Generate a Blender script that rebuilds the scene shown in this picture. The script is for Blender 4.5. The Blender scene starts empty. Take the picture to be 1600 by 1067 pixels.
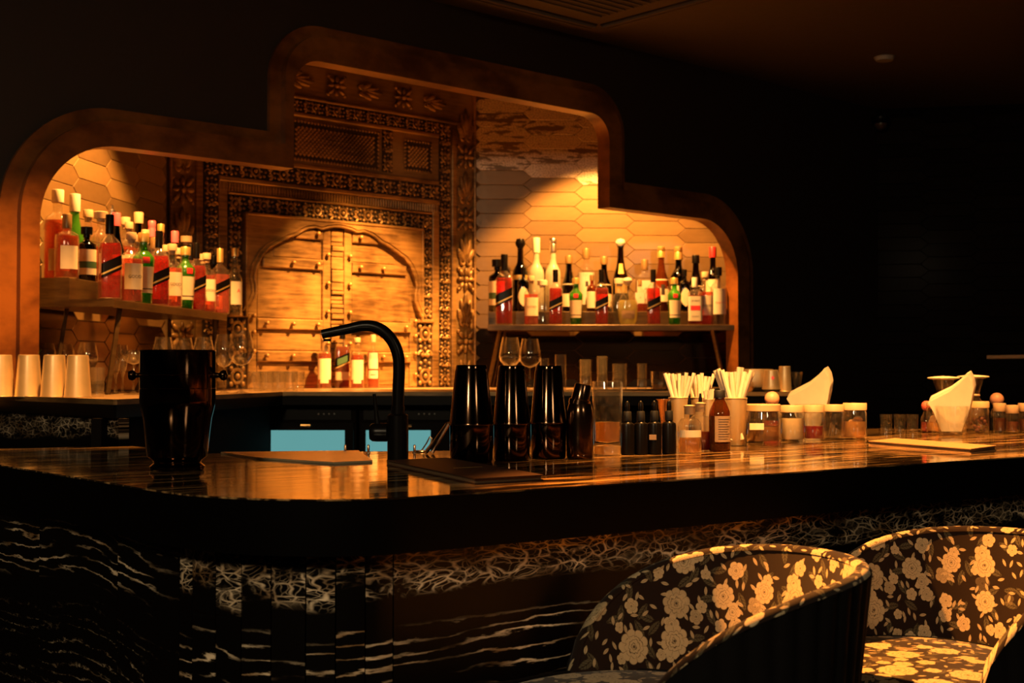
import bpy, bmesh, math, random
from mathutils import Vector, Matrix
random.seed(7)
S = bpy.context.scene
COL = S.collection
PI = math.pi

# ------------------------------------------------------------------ camera
FPX, HOR, ZC = 2050.0, 585.0, 1.28
PITCH = math.atan((HOR - 533.5) / FPX)
cam = bpy.data.cameras.new('camera')
cam.sensor_width = 36.0
cam.lens = 36.0 * FPX / 1600.0
cam.clip_start = 0.05
cam.dof.use_dof = True
cam.dof.focus_distance = 3.0
cam.dof.aperture_fstop = 7.0
camo = bpy.data.objects.new('camera', cam)
COL.objects.link(camo)
camo.location = (0, 0, ZC)
camo.rotation_euler = (PI / 2 + PITCH, 0, 0)
S.camera = camo

# ------------------------------------------------------------------ world, lights, exposure
S.view_settings.view_transform = 'Standard'
S.view_settings.look = 'None'
S.view_settings.exposure = 0.0
S.view_settings.gamma = 1.0
S.view_settings.use_curve_mapping = False
S.cycles.use_denoising = True
S.cycles.max_bounces = 7
S.cycles.transparent_max_bounces = 40
S.cycles.diffuse_bounces = 3
S.cycles.glossy_bounces = 5
S.cycles.caustics_reflective = False
S.cycles.caustics_refractive = False
S.cycles.sample_clamp_indirect = 4.0
S.cycles.blur_glossy = 0.5
w = bpy.data.worlds.new('world'); S.world = w; w.use_nodes = True
w.node_tree.nodes['Background'].inputs[0].default_value = (1.0, 0.62, 0.32, 1)
w.node_tree.nodes['Background'].inputs[1].default_value = 0.007
WARM = (1.0, 0.42, 0.09)
def spot(name, loc, target, watts, deg, blend=0.5, size=0.03, col=WARM):
    l = bpy.data.lights.new(name, 'SPOT'); l.energy = watts; l.color = col
    l.spot_size = math.radians(deg); l.spot_blend = blend; l.shadow_soft_size = size
    o = bpy.data.objects.new(name, l); COL.objects.link(o); o.location = loc
    o.rotation_euler = (Vector(target) - Vector(loc)).to_track_quat('-Z', 'Y').to_euler()
    return o
CEIL = 3.0
# recessed downlights of the niche
spot('downlight_left_shelf', (-1.33, 5.25, 2.92), (-1.62, 5.2, 1.6), 500, 96, 0.3)
spot('downlight_right_shelf', (0.52, 7.18, 2.92), (0.58, 7.5, 1.6), 520, 92, 0.3)
spot('downlight_door', (-0.21, 6.335, 2.92), (-0.85, 7.25, 1.28), 1400, 52, 1.0)
# downlights in the bar ceiling
spot('downlight_back_counter', (-1.15, 3.95, 2.95), (-1.4, 4.35, 1.2), 470, 62, 0.6)
spot('downlight_bar', (0.62, 3.05, 2.95), (0.72, 3.68, 1.08), 980, 62, 0.7, 0.05)
spot('downlight_bar_far', (1.55, 3.65, 2.95), (1.62, 4.2, 1.08), 650, 44, 0.7, 0.05)
spot('downlight_stools', (-1.2, 3.0, 2.95), (0.80, 2.15, 0.9), 2500, 26, 0.5, 0.03, (1.0, 0.34, 0.055))
spot('downlight_counter_end', (1.0, 5.0, 2.95), (1.08, 5.5, 1.2), 300, 36, 0.7, 0.04)
# unseen fill spots added behind the camera for the room's soft light
spot('fill_spot', (-1.2, -0.8, 2.7), (-0.3, 2.2, 0.9), 205, 110, 1.0, 0.25, (1.0, 0.76, 0.46))
spot('fill_spot_far', (2.2, -0.4, 2.7), (0.7, 2.3, 0.8), 50, 110, 1.0, 0.25, (1.0, 0.76, 0.46))

# ------------------------------------------------------------------ pixel helpers (1600 x 1067 frame)
def ray(px, py):
    a = (px - 800) / FPX; b = (533.5 - py) / FPX
    return (a, math.cos(PITCH) - b * math.sin(PITCH), math.sin(PITCH) + b * math.cos(PITCH))
def onz(px, py, z):
    r = ray(px, py); t = (z - ZC) / r[2]
    return Vector((r[0] * t, r[1] * t, z))
def un(th):
    t = math.radians(th)
    return Vector((math.sin(t), math.cos(t), 0)), Vector((-math.cos(t), math.sin(t), 0))
UF, NF = un(48.0)
def onpl(px, py, c):
    r = Vector(ray(px, py)); t = c / r.dot(NF)
    p = r * t
    return p.dot(UF), ZC + p.z
CF, CD = 4.65, 5.9826
ZB = ZC - 0.20      # bar top
ZK = ZC - 0.075     # back counter top
ZS = ZC + 0.282     # bottle shelf, lower tier
ROTF = math.radians(42.0)
def fplane(c):      # matrix of a frame whose X runs along the niche wall, Y away from the room
    return Matrix.Translation(NF * c) @ Matrix.Rotation(ROTF, 4, 'Z')

# ------------------------------------------------------------------ mesh builder
class MB:
    def __init__(s): s.v = []; s.f = []; s.uv = None
    def add(s, vs, fs):
        b = len(s.v); s.v += [tuple(q) for q in vs]; s.f += [tuple(i + b for i in f) for f in fs]
        return s
    def box(s, x0, x1, y0, y1, z0, z1):
        return s.add([(x0,y0,z0),(x1,y0,z0),(x1,y1,z0),(x0,y1,z0),(x0,y0,z1),(x1,y0,z1),(x1,y1,z1),(x0,y1,z1)],
            [(0,3,2,1),(4,5,6,7),(0,1,5,4),(1,2,6,5),(2,3,7,6),(3,0,4,7)])
    def bbox(s, x0, x1, y0, y1, z0, z1, b=0.004):
        # box with chamfered front (-y) edges
        v = [(x0,y1,z0),(x1,y1,z0),(x1,y1,z1),(x0,y1,z1),(x0,y0+b,z0),(x1,y0+b,z0),(x1,y0+b,z1),(x0,y0+b,z1),
             (x0+b,y0,z0+b),(x1-b,y0,z0+b),(x1-b,y0,z1-b),(x0+b,y0,z1-b)]
        f = [(0,3,2,1),(0,1,5,4),(1,2,6,5),(2,3,7,6),(3,0,4,7),(4,5,9,8),(5,6,10,9),(6,7,11,10),(7,4,8,11),(8,9,10,11)]
        return s.add(v, f)
    def prism(s, poly, z0, z1):        # horizontal polygon (ccw), extruded up
        n = len(poly)
        return s.add([(p[0],p[1],z0) for p in poly] + [(p[0],p[1],z1) for p in poly],
            [tuple(range(n-1,-1,-1)), tuple(range(n,2*n))] + [(i,(i+1)%n,n+(i+1)%n,n+i) for i in range(n)])
    def slab(s, poly, y0, y1, b=0.0):  # polygon in xz (ccw seen from -y), extruded in y
        n = len(poly)
        return s.add([(p[0],y0,p[1]) for p in poly] + [(p[0],y1,p[1]) for p in poly],
            [tuple(range(n)), tuple(range(2*n-1,n-1,-1))] + [(i,n+i,n+(i+1)%n,(i+1)%n) for i in range(n)])
    def lathe(s, prof, seg=24, n=2.0, dy=1.0, cap=True, off=(0,0,0), a0=0.0, rib=0, ribd=0.0):
        vs = []; fs = []
        for (r, z) in prof:
            for k in range(seg):
                a = 2*PI*k/seg + a0
                c, q = math.cos(a), math.sin(a)
                e = 2.0/n
                rr = r*(1 + (ribd*math.cos(rib*a) if rib else 0))
                vs.append((off[0]+rr*math.copysign(abs(c)**e,c), off[1]+rr*dy*math.copysign(abs(q)**e,q), off[2]+z))
        m = len(prof)
        for i in range(m-1):
            for k in range(seg):
                fs.append((i*seg+k, i*seg+(k+1)%seg, (i+1)*seg+(k+1)%seg, (i+1)*seg+k))
        if cap:
            if prof[0][0] > 1e-5: fs.append(tuple(range(seg-1,-1,-1)))
            if prof[-1][0] > 1e-5: fs.append(tuple((m-1)*seg+k for k in range(seg)))
        return s.add(vs, fs)
    def tube(s, path, r, seg=8, cap=True):
        P = [Vector(p) for p in path]; m = len(P); R = r if isinstance(r, (list, tuple)) else [r]*m
        vs = []; fs = []; up = None
        for i in range(m):
            t = (P[min(i+1,m-1)] - P[max(i-1,0)]).normalized()
            if up is None:
                up = Vector((0,0,1)) if abs(t.z) < 0.9 else Vector((1,0,0))
            x = up.cross(t).normalized(); y = t.cross(x); up = y
            for k in range(seg):
                a = 2*PI*k/seg
                vs.append(P[i] + x*(R[i]*math.cos(a)) + y*(R[i]*math.sin(a)))
        for i in range(m-1):
            for k in range(seg):
                fs.append((i*seg+k, i*seg+(k+1)%seg, (i+1)*seg+(k+1)%seg, (i+1)*seg+k))
        if cap:
            fs.append(tuple(range(seg-1,-1,-1))); fs.append(tuple((m-1)*seg+k for k in range(seg)))
        return s.add(vs, fs)
    def ball(s, c, r, seg=12, rings=7, sq=(1,1,1)):
        prof = [(max(1e-6, r*math.sin(PI*i/rings)), -r*math.cos(PI*i/rings)) for i in range(rings+1)]
        b = len(s.v); s.lathe(prof, seg, cap=False)
        for i in range(b, len(s.v)):
            v = s.v[i]; s.v[i] = (c[0]+v[0]*sq[0], c[1]+v[1]*sq[1], c[2]+v[2]*sq[2])
        return s
    def torus(s, c, R, r, seg=12, sub=5):   # ring lying in the xz plane
        vs = []; fs = []
        for i in range(seg):
            a = 2*PI*i/seg
            for j in range(sub):
                q = 2*PI*j/sub
                d = R + r*math.cos(q)
                vs.append((c[0]+d*math.cos(a), c[1]+r*math.sin(q), c[2]+d*math.sin(a)))
        for i in range(seg):
            for j in range(sub):
                fs.append((i*sub+j, i*sub+(j+1)%sub, ((i+1)%seg)*sub+(j+1)%sub, ((i+1)%seg)*sub+j))
        return s.add(vs, fs)
    def xf(s, M, b=0):
        for i in range(b, len(s.v)): s.v[i] = tuple(M @ Vector(s.v[i]))
        return s
    def mesh(s, name, mat, smooth=35):
        me = bpy.data.meshes.new(name); me.from_pydata(s.v, [], s.f); me.update()
        bm = bmesh.new(); bm.from_mesh(me); bmesh.ops.recalc_face_normals(bm, faces=bm.faces); bm.to_mesh(me); bm.free()
        if s.uv:
            l = me.uv_layers.new(name='UVMap')
            for lp in me.loops: l.data[lp.index].uv = s.uv[lp.vertex_index]
        if mat: me.materials.append(mat)
        if smooth:
            for p in me.polygons: p.use_smooth = True
            me.set_sharp_from_angle(angle=math.radians(smooth))
        return me
    def build(s, name, mat, parent=None, smooth=35, M=None):
        return link(name, s.mesh(name, mat, smooth), parent, M)
def link(name, data, parent=None, M=None):
    o = bpy.data.objects.new(name, data); COL.objects.link(o)
    if parent is not None: o.parent = parent
    if M is not None: o.matrix_local = M
    return o
def tag(o, label=None, cat=None, group=None, kind=None):
    if label: o['label'] = label
    if cat: o['category'] = cat
    if group: o['group'] = group
    if kind: o['kind'] = kind
    return o
def thing(name, label, cat, loc=(0,0,0), rz=0.0, group=None, M=None):
    o = bpy.data.objects.new(name, None); COL.objects.link(o); o.empty_display_size = 0.05
    if M is not None: o.matrix_world = M
    else: o.location = loc; o.rotation_euler = (0,0,rz)
    return tag(o, label, cat, group)
def struct(o): o['kind'] = 'structure'; return o

# ------------------------------------------------------------------ materials
MATS = {}
class NT:
    def __init__(s, name):
        s.m = bpy.data.materials.new(name); s.m.use_nodes = True
        s.t = s.m.node_tree; s.t.nodes.clear()
        s.out = s.t.nodes.new('ShaderNodeOutputMaterial')
    def n(s, typ, **kw):
        x = s.t.nodes.new('ShaderNode' + typ)
        for k, v in kw.items(): setattr(x, k, v)
        return x
    def l(s, a, b): s.t.links.new(a, b)
    def setin(s, sock, val):
        if isinstance(val, bpy.types.NodeSocket): s.l(val, sock)
        elif val is not None: sock.default_value = val
    def math(s, op, a, b=None, c=None, clamp=False):
        x = s.n('Math', operation=op); x.use_clamp = clamp
        s.setin(x.inputs[0], a); s.setin(x.inputs[1], b); s.setin(x.inputs[2], c)
        return x.outputs[0]
    def vmath(s, op, a, b=None):
        x = s.n('VectorMath', operation=op); s.setin(x.inputs[0], a); s.setin(x.inputs[1], b)
        return x.outputs['Value'] if op in ('LENGTH','DOT_PRODUCT') else x.outputs[0]
    def mix(s, f, a, b):
        x = s.n('Mix', data_type='RGBA'); s.setin(x.inputs[0], f); s.setin(x.inputs[6], a); s.setin(x.inputs[7], b)
        return x.outputs[2]
    def ramp(s, f, stops):
        x = s.n('ValToRGB'); e = x.color_ramp.elements
        while len(e) < len(stops): e.new(0.5)
        for i, (p, c) in enumerate(stops): e[i].position = p; e[i].color = c if len(c) == 4 else (*c, 1)
        s.setin(x.inputs[0], f); return x.outputs[0]
    def step(s, x, lo, hi):
        r = s.n('MapRange', interpolation_type='SMOOTHSTEP'); s.setin(r.inputs[0], x)
        r.inputs[1].default_value = lo; r.inputs[2].default_value = hi
        return r.outputs[0]
    def noise(s, vec, scale, detail=3.0, rough=0.5):
        x = s.n('TexNoise'); s.setin(x.inputs['Vector'], vec); x.inputs['Scale'].default_value = scale
        x.inputs['Detail'].default_value = detail; x.inputs['Roughness'].default_value = rough
        return x.outputs
    def mapping(s, vec, scale=(1,1,1), loc=(0,0,0), rot=(0,0,0)):
        x = s.n('Mapping'); s.setin(x.inputs[0], vec); x.inputs['Scale'].default_value = scale
        s.setin(x.inputs['Location'], loc); x.inputs['Rotation'].default_value = rot
        return x.outputs[0]
    def obj(s): return s.n('TexCoord').outputs['Object']
    def uv(s): return s.n('TexCoord').outputs['UV']
    def principled(s, **kw):
        p = s.n('BsdfPrincipled')
        for k, v in kw.items(): s.setin(p.inputs[k.replace('_', ' ')], v)
        s.l(p.outputs[0], s.out.inputs[0]); return p
    def bump(s, h, strength=0.3, dist=0.01):
        x = s.n('Bump'); x.inputs['Strength'].default_value = strength; x.inputs['Distance'].default_value = dist
        s.setin(x.inputs['Height'], h); return x.outputs[0]
def rgb(*c): return (*c, 1.0)
def flat(name, c, rough=0.5, metal=0.0, spec=0.5, var=0.12, scale=30.0, coat=0.0):
    if name in MATS: return MATS[name]
    N = NT(name); nz = N.noise(N.obj(), scale, 3.0)
    col = N.mix(nz[0], rgb(*[max(0, x*(1-var)) for x in c]), rgb(*[min(1, x*(1+var)) for x in c]))
    N.principled(Base_Color=col, Roughness=rough, Metallic=metal, Specular_IOR_Level=spec, Coat_Weight=coat)
    MATS[name] = N.m; return N.m
def glassmat(name, tint=(0.95,0.95,0.95), ior=1.45, rough=0.02, body=None, bw=0.0, edge=None):
    # thin-walled glass: straight transmission, Fresnel reflection, optional milky body
    if name in MATS: return MATS[name]
    N = NT(name)
    tr = N.n('BsdfTransparent'); tr.inputs[0].default_value = rgb(*tint)
    gl = N.n('BsdfGlossy'); gl.inputs['Roughness'].default_value = rough
    gl.inputs[0].default_value = (1,1,1,1)
    lw = N.n('LayerWeight'); lw.inputs[0].default_value = 0.5
    r0 = ((ior-1)/(ior+1))**2
    fr = N.math('MULTIPLY_ADD', N.math('POWER', lw.outputs['Facing'], 3.0), 0.85, r0)
    nz = N.noise(N.obj(), 60.0, 1.0)
    base = tr.outputs[0]
    if body:
        d = N.n('BsdfDiffuse'); d.inputs[0].default_value = rgb(*body)
        t2 = N.n('BsdfTranslucent'); t2.inputs[0].default_value = rgb(*body)
        m0 = N.n('MixShader'); m0.inputs[0].default_value = 0.5; N.l(d.outputs[0], m0.inputs[1]); N.l(t2.outputs[0], m0.inputs[2])
        m1 = N.n('MixShader'); N.l(N.math('MULTIPLY_ADD', nz[0], 0.06, bw - 0.03), m1.inputs[0])
        N.l(base, m1.inputs[1]); N.l(m0.outputs[0], m1.inputs[2]); base = m1.outputs[0]
    m = N.n('MixShader'); N.l(fr, m.inputs[0]); N.l(base, m.inputs[1]); N.l(gl.outputs[0], m.inputs[2])
    N.l(m.outputs[0], N.out.inputs[0])
    MATS[name] = N.m; return N.m

def marble(name, uvmode=True, top=False):
    N = NT(name)
    if uvmode: c = N.uv()
    else: c = N.obj()
    sx = N.n('SeparateXYZ'); N.l(c, sx.inputs[0])
    info = N.n('ObjectInfo').outputs['Random']
    if uvmode:
        u, v = sx.outputs[0], sx.outputs[1]
        cb = N.n('CombineXYZ'); N.l(u, cb.inputs[0]); N.l(v, cb.inputs[1]); N.l(N.math('MULTIPLY', info, 3.0), cb.inputs[2]); c = cb.outputs[0]
        dn = N.noise(N.mapping(c, (9, 20, 1)), 1.0, 2.5, 0.5)
        dist = N.vmath('ADD', c, N.vmath('MULTIPLY', N.vmath('SUBTRACT', dn[1], (0.5,0.5,0.5)), (0.12, 0.05, 0)))
        vo = N.n('TexVoronoi', feature='DISTANCE_TO_EDGE', voronoi_dimensions='2D')
        N.l(N.mapping(dist, (26, 62, 1)), vo.inputs['Vector']); vo.inputs['Scale'].default_value = 1.0
        cells = N.math('SUBTRACT', 1.0, N.step(vo.outputs['Distance'], 0.01, 0.14))
        vo2 = N.n('TexVoronoi', feature='DISTANCE_TO_EDGE', voronoi_dimensions='2D'); N.l(N.mapping(dist, (52, 110, 1), (3.3, 1.1, 0)), vo2.inputs['Vector']); vo2.inputs['Scale'].default_value = 1.0
        cells = N.math('MAXIMUM', cells, N.math('MULTIPLY', N.math('SUBTRACT', 1.0, N.step(vo2.outputs['Distance'], 0.0, 0.13)), 0.5))
        smear = N.math('MULTIPLY', N.step(N.noise(N.mapping(dist, (12, 44, 1)), 1.0, 5.0, 0.65)[0], 0.52, 0.68), 0.34)
        cells = N.math('MAXIMUM', cells, smear)
        blot = N.noise(N.mapping(c, (14, 26, 1)), 1.0, 4.0, 0.65)
        cells = N.math('MULTIPLY', cells, N.step(blot[0], 0.34, 0.58))
        wob = N.noise(N.mapping(c, (1.4, 0.5, 1)), 1.0, 2.0)
        vv = N.math('ADD', v, N.math('MULTIPLY_ADD', wob[0], 0.16, -0.08))
        mA = N.math('MULTIPLY', N.step(vv, 0.905, 0.925), N.math('SUBTRACT', 1.0, N.step(vv, 1.0, 1.03)))
        ln = N.noise(N.mapping(c, (4.5, 26, 1)), 1.0, 6.0, 0.6)
        lw = N.math('ABSOLUTE', N.math('SUBTRACT', N.math('FRACT', N.math('MULTIPLY_ADD', ln[0], 2.6, N.math('MULTIPLY', vv, 42.0))), 0.5))
        lines = N.math('MULTIPLY', N.math('SUBTRACT', 1.0, N.step(lw, 0.02, 0.13)), N.step(N.noise(N.mapping(c, (2.6, 14, 1)), 1.0, 4.0)[0], 0.40, 0.56))
        mB = N.math('MULTIPLY', N.step(vv, 0.72, 0.76), N.math('SUBTRACT', 1.0, N.step(vv, 0.83, 0.865)))
        far = N.math('MULTIPLY', N.math('SUBTRACT', 1.0, N.step(vv, 0.60, 0.70)), 0.5)
        vein = N.math('MAXIMUM', N.math('MULTIPLY', cells, mA), N.math('MAXIMUM', N.math('MULTIPLY', lines, mB), N.math('MULTIPLY', N.math('MULTIPLY', lines, cells), far)))
        tone = N.noise(N.mapping(c, (9, 16, 1)), 1.0, 3.0)
        vc = N.mix(N.step(tone[0], 0.3, 0.7), rgb(0.22, 0.125, 0.055), rgb(0.95, 0.76, 0.52))
        col = N.mix(vein, rgb(0.003, 0.0022, 0.0017), vc)
        N.principled(Base_Color=col, Roughness=0.3, Specular_IOR_Level=0.12)
    else:
        c2 = N.mapping(c, (1, 1, 1), (0,0,0), (0, 0, math.radians(-38)))
        dn = N.noise(N.mapping(c2, (1.6, 5, 1)), 1.0, 4.0)
        dist = N.vmath('ADD', c2, N.vmath('MULTIPLY', N.vmath('SUBTRACT', dn[1], (0.5,0.5,0.5)), (0.3, 0.12, 0)))
        st = N.noise(N.mapping(dist, (2.5, 26, 26)), 1.0, 6.0, 0.65)
        vein = N.math('MULTIPLY', N.step(st[0], 0.46, 0.66), 0.9)
        col = N.mix(vein, rgb(0.012, 0.007, 0.003), rgb(0.50, 0.29, 0.11))
        rg = N.math('MULTIPLY_ADD', st[0], 0.12, 0.02)
        hb = N.noise(N.mapping(c2, (3, 16, 1)), 1.0, 3.0)
        N.principled(Base_Color=col, Roughness=rg, Specular_IOR_Level=0.9, Normal=N.bump(hb[0], 0.06, 0.01))
    return N.m

def floral(name):
    N = NT(name); uv = N.uv()
    def layer(scale, R, pet, off, depth=0.25, rnd=0.75):
        p = N.mapping(uv, (scale, scale, 1), off)
        vo = N.n('TexVoronoi', voronoi_dimensions='2D', feature='F1'); N.l(p, vo.inputs['Vector'])
        vo.inputs['Scale'].default_value = 1.0; vo.inputs['Randomness'].default_value = rnd
        d = N.vmath('SUBTRACT', p, vo.outputs['Position'])
        sp = N.n('SeparateXYZ'); N.l(d, sp.inputs[0])
        sc = N.n('SeparateColor'); N.l(vo.outputs['Color'], sc.inputs[0])
        ang = N.math('ARCTAN2', sp.outputs[1], sp.outputs[0])
        r = N.vmath('LENGTH', d)
        Rr = N.math('MULTIPLY', N.math('MULTIPLY_ADD', sc.outputs[0], 0.5, 0.65), R)
        pa = N.math('ABSOLUTE', N.math('SINE', N.math('MULTIPLY_ADD', ang, pet/2.0, N.math('MULTIPLY', sc.outputs[1], 6.0))))
        rad = N.math('MULTIPLY', Rr, N.math('MULTIPLY_ADD', N.math('POWER', pa, 0.6), depth, 1.0 - depth))
        q = N.math('DIVIDE', r, rad)
        m = N.math('SUBTRACT', 1.0, N.step(q, 0.95, 1.02))
        nz = N.noise(N.mapping(uv, (1,1,1)), 110.0, 2.0)
        rings = N.math('ABSOLUTE', N.math('SUBTRACT', N.math('FRACT', N.math('ADD', N.math('MULTIPLY', q, 4.2), N.math('MULTIPLY', nz[0], 1.6))), 0.5))
        line = N.math('MULTIPLY', N.math('SUBTRACT', 1.0, N.step(rings, 0.03, 0.12)), N.math('SUBTRACT', 1.0, N.step(q, 0.62, 0.72)))
        crease = N.math('MULTIPLY', N.math('SUBTRACT', 1.0, N.step(pa, 0.0, 0.16)), N.step(q, 0.45, 0.7))
        dark = N.math('MAXIMUM', line, N.math('MULTIPLY', crease, 0.8))
        dark = N.math('MAXIMUM', dark, N.math('SUBTRACT', 1.0, N.step(q, 0.05, 0.14)))
        return m, dark, sc
    def leaves(scale, off, L, W):
        p = N.mapping(uv, (scale, scale, 1), off)
        vo = N.n('TexVoronoi', voronoi_dimensions='2D', feature='F1'); N.l(p, vo.inputs['Vector']); vo.inputs['Scale'].default_value = 1.0
        d = N.vmath('SUBTRACT', p, vo.outputs['Position'])
        sc = N.n('SeparateColor'); N.l(vo.outputs['Color'], sc.inputs[0])
        ro = N.n('VectorRotate', rotation_type='Z_AXIS'); N.l(d, ro.inputs[0]); N.l(N.math('MULTIPLY', sc.outputs[0], 6.28), ro.inputs['Angle'])
        sp = N.n('SeparateXYZ'); N.l(ro.outputs[0], sp.inputs[0])
        x = N.math('DIVIDE', sp.outputs[0], L); y = N.math('DIVIDE', sp.outputs[1], W)
        wdt = N.math('SUBTRACT', 1.0, N.math('MULTIPLY', x, x))
        m = N.math('SUBTRACT', 1.0, N.step(N.math('SUBTRACT', N.math('ABSOLUTE', y), wdt), -0.1, 0.05))
        rib = N.math('SUBTRACT', 1.0, N.step(N.math('ABSOLUTE', y), 0.04, 0.16))
        rb2 = N.math('ABSOLUTE', N.math('SUBTRACT', N.math('FRACT', N.math('MULTIPLY_ADD', N.math('ABSOLUTE', y), -1.2, N.math('MULTIPLY', x, 3.0))), 0.5))
        return m, N.math('MAXIMUM', rib, N.math('SUBTRACT', 1.0, N.step(rb2, 0.04, 0.14)))
    black = rgb(0.010, 0.0042, 0.002); cream = rgb(0.42, 0.33, 0.19); olive = rgb(0.07, 0.06, 0.034)
    col = black
    m, d = leaves(24.0, (3.1, 1.7, 0), 0.44, 0.16)
    col = N.mix(m, col, N.mix(d, olive, black))
    m, d = leaves(40.0, (0.4, 5.2, 0), 0.34, 0.12)
    col = N.mix(m, col, N.mix(N.math('MULTIPLY', d, 0.7), cream, black))
    m, d, sc = layer(23.0, 0.36, 5.0, (7.3, 2.2, 0))
    col = N.mix(N.math('MULTIPLY', m, N.step(sc.outputs[2], 0.38, 0.42)), col, N.mix(N.math('MULTIPLY', d, 0.75), cream, black))
    m, d, sc = layer(12.5, 0.40, 9.0, (0.35, 0.2, 0), 0.16, 0.6)
    keep = N.step(sc.outputs[2], 0.42, 0.46)
    col = N.mix(N.math('MULTIPLY', m, keep), col, N.mix(N.math('MULTIPLY', d, 0.85), cream, black))
    wv = N.noise(uv, 900.0, 1.0)
    N.principled(Base_Color=col, Roughness=0.85, Specular_IOR_Level=0.15, Sheen_Weight=0.1, Normal=N.bump(wv[0], 0.15, 0.002))
    return N.m

def brasswood(name, lo, hi, metal=0.35, rough=0.42, scale=7.0, grain=(1,1,9)):
    N = NT(name)
    g = N.noise(N.mapping(N.obj(), grain), scale, 5.0, 0.6)
    b = N.noise(N.obj(), 3.2, 4.0)
    f = N.math('MULTIPLY_ADD', g[0], 0.42, N.math('MULTIPLY', b[0], 0.68))
    col = N.mix(N.step(f, 0.38, 0.70), rgb(*lo), rgb(*hi))
    N.principled(Base_Color=col, Roughness=rough, Metallic=metal, Normal=N.bump(g[0], 0.12, 0.004))
    return N.m
def tilemat(name, lo, hi, rough=0.25, speckle=False, gloss=1.0):
    N = NT(name)
    rnd = N.n('ObjectInfo').outputs['Random']
    nz = N.noise(N.mapping(N.obj(), (3, 3, 12)), 4.0, 4.0)
    f = N.math('MULTIPLY_ADD', nz[0], 0.35, N.math('MULTIPLY_ADD', rnd, 0.6, 0.0))
    col = N.mix(f, rgb(*lo), rgb(*hi))
    if speckle:
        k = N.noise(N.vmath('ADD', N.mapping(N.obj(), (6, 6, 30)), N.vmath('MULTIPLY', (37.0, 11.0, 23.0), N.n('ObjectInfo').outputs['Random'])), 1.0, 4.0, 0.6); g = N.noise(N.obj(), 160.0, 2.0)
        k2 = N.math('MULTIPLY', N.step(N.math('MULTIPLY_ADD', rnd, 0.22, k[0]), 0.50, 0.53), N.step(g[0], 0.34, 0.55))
        col = N.mix(k2, col, rgb(0.80, 0.64, 0.47))  # pale speckle mixed over the tile colour by noise
    N.principled(Base_Color=col, Roughness=rough, Metallic=0.25*gloss, Specular_IOR_Level=0.6*gloss, Coat_Weight=0.3*gloss, Coat_Roughness=0.15,
                 Normal=N.bump(N.noise(N.obj(), 14.0, 2.0)[0], 0.12, 0.01))
    return N.m

M_wall = flat('wall_paint', (0.018, 0.010, 0.006), 0.55)
M_ceil = flat('ceiling_paint', (0.10, 0.075, 0.055), 0.7)
M_floor = flat('floor_dark', (0.02, 0.014, 0.010), 0.35)
M_frame = brasswood('frame_burl', (0.075, 0.020, 0.0035), (0.26, 0.085, 0.014), 0.1, 0.34, 9.0, (1, 1, 1.6))
M_tile = tilemat('bronze_tile', (0.13, 0.078, 0.032), (0.31, 0.19, 0.075), 0.30)
M_speckle = tilemat('speckled_tile', (0.14, 0.085, 0.035), (0.30, 0.19, 0.08), 0.30, True)
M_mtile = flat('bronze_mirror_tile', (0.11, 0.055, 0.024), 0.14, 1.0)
M_dtile = tilemat('dark_tile', (0.006, 0.003, 0.002), (0.014, 0.008, 0.004), 0.6, False, 0.08)
M_grout = flat('grout', (0.13, 0.08, 0.035), 0.8)
M_brass = brasswood('aged_brass_sheet', (0.085, 0.044, 0.013), (0.43, 0.25, 0.085))
M_brassd = brasswood('carved_brass', (0.10, 0.055, 0.02), (0.42, 0.25, 0.09), 0.4, 0.4, 20.0, (1,1,1))
M_back = flat('carving_ground', (0.035, 0.02, 0.009), 0.7)
M_slab = brasswood('door_ground', (0.13, 0.08, 0.03), (0.33, 0.21, 0.085), 0.25, 0.5)
M_marb = marble('black_gold_marble', True)
M_top = marble('polished_marble_top', False)
M_apron = flat('black_apron', (0.0016, 0.0012, 0.001), 0.4, 0.0, 0.04)
M_counter = flat('back_counter_stone', (0.34, 0.22, 0.11), 0.35, 0.1)
M_cab = flat('black_cabinet', (0.007, 0.005, 0.004), 0.75, 0.0, 0.05)
M_shelf = brasswood('shelf_brass', (0.035, 0.018, 0.007), (0.12, 0.068, 0.025), 0.5, 0.32)
M_steel = flat('brushed_steel', (0.62, 0.55, 0.45), 0.32, 1.0)
M_satin = flat('satin_tin', (0.74, 0.55, 0.30), 0.38, 0.7)
M_gun = flat('gunmetal', (0.085, 0.046, 0.026), 0.10, 1.0)
M_gun2 = flat('gunmetal_soft', (0.17, 0.095, 0.055), 0.16, 1.0)
M_copper = flat('copper_metal', (0.75, 0.42, 0.25), 0.25, 1.0)
M_black = flat('black_satin', (0.004, 0.003, 0.0025), 0.3, 0.0, 0.15)
M_blackm = flat('black_matte', (0.006, 0.005, 0.005), 0.6)
M_cream = flat('cream_label', (0.78, 0.66, 0.46), 0.6)
M_white = flat('white_paper', (0.62, 0.56, 0.44), 0.7)
M_kraft = flat('kraft_label', (0.36, 0.24, 0.14), 0.6)
M_straw = flat('paper_straw', (0.66, 0.58, 0.44), 0.6)
M_wood = flat('pale_wood', (0.52, 0.36, 0.20), 0.5)
M_cork = flat('cork', (0.50, 0.33, 0.18), 0.7)
M_ball = flat('wooden_ball', (0.70, 0.34, 0.20), 0.45)
M_red = flat('red_wax', (0.45, 0.02, 0.02), 0.4)
M_pinkc = flat('pink_capsule', (0.85, 0.12, 0.16), 0.35)
M_gold = flat('gold_foil', (0.75, 0.50, 0.16), 0.35, 0.7)
M_ink = flat('dark_ink', (0.03, 0.02, 0.015), 0.6)
M_redink = flat('red_ink', (0.65, 0.03, 0.03), 0.5)
M_greenl = flat('green_label', (0.05, 0.12, 0.05), 0.5)
M_leather = flat('menu_leather', (0.030, 0.013, 0.007), 0.5, 0.0, 0.25)
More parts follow.
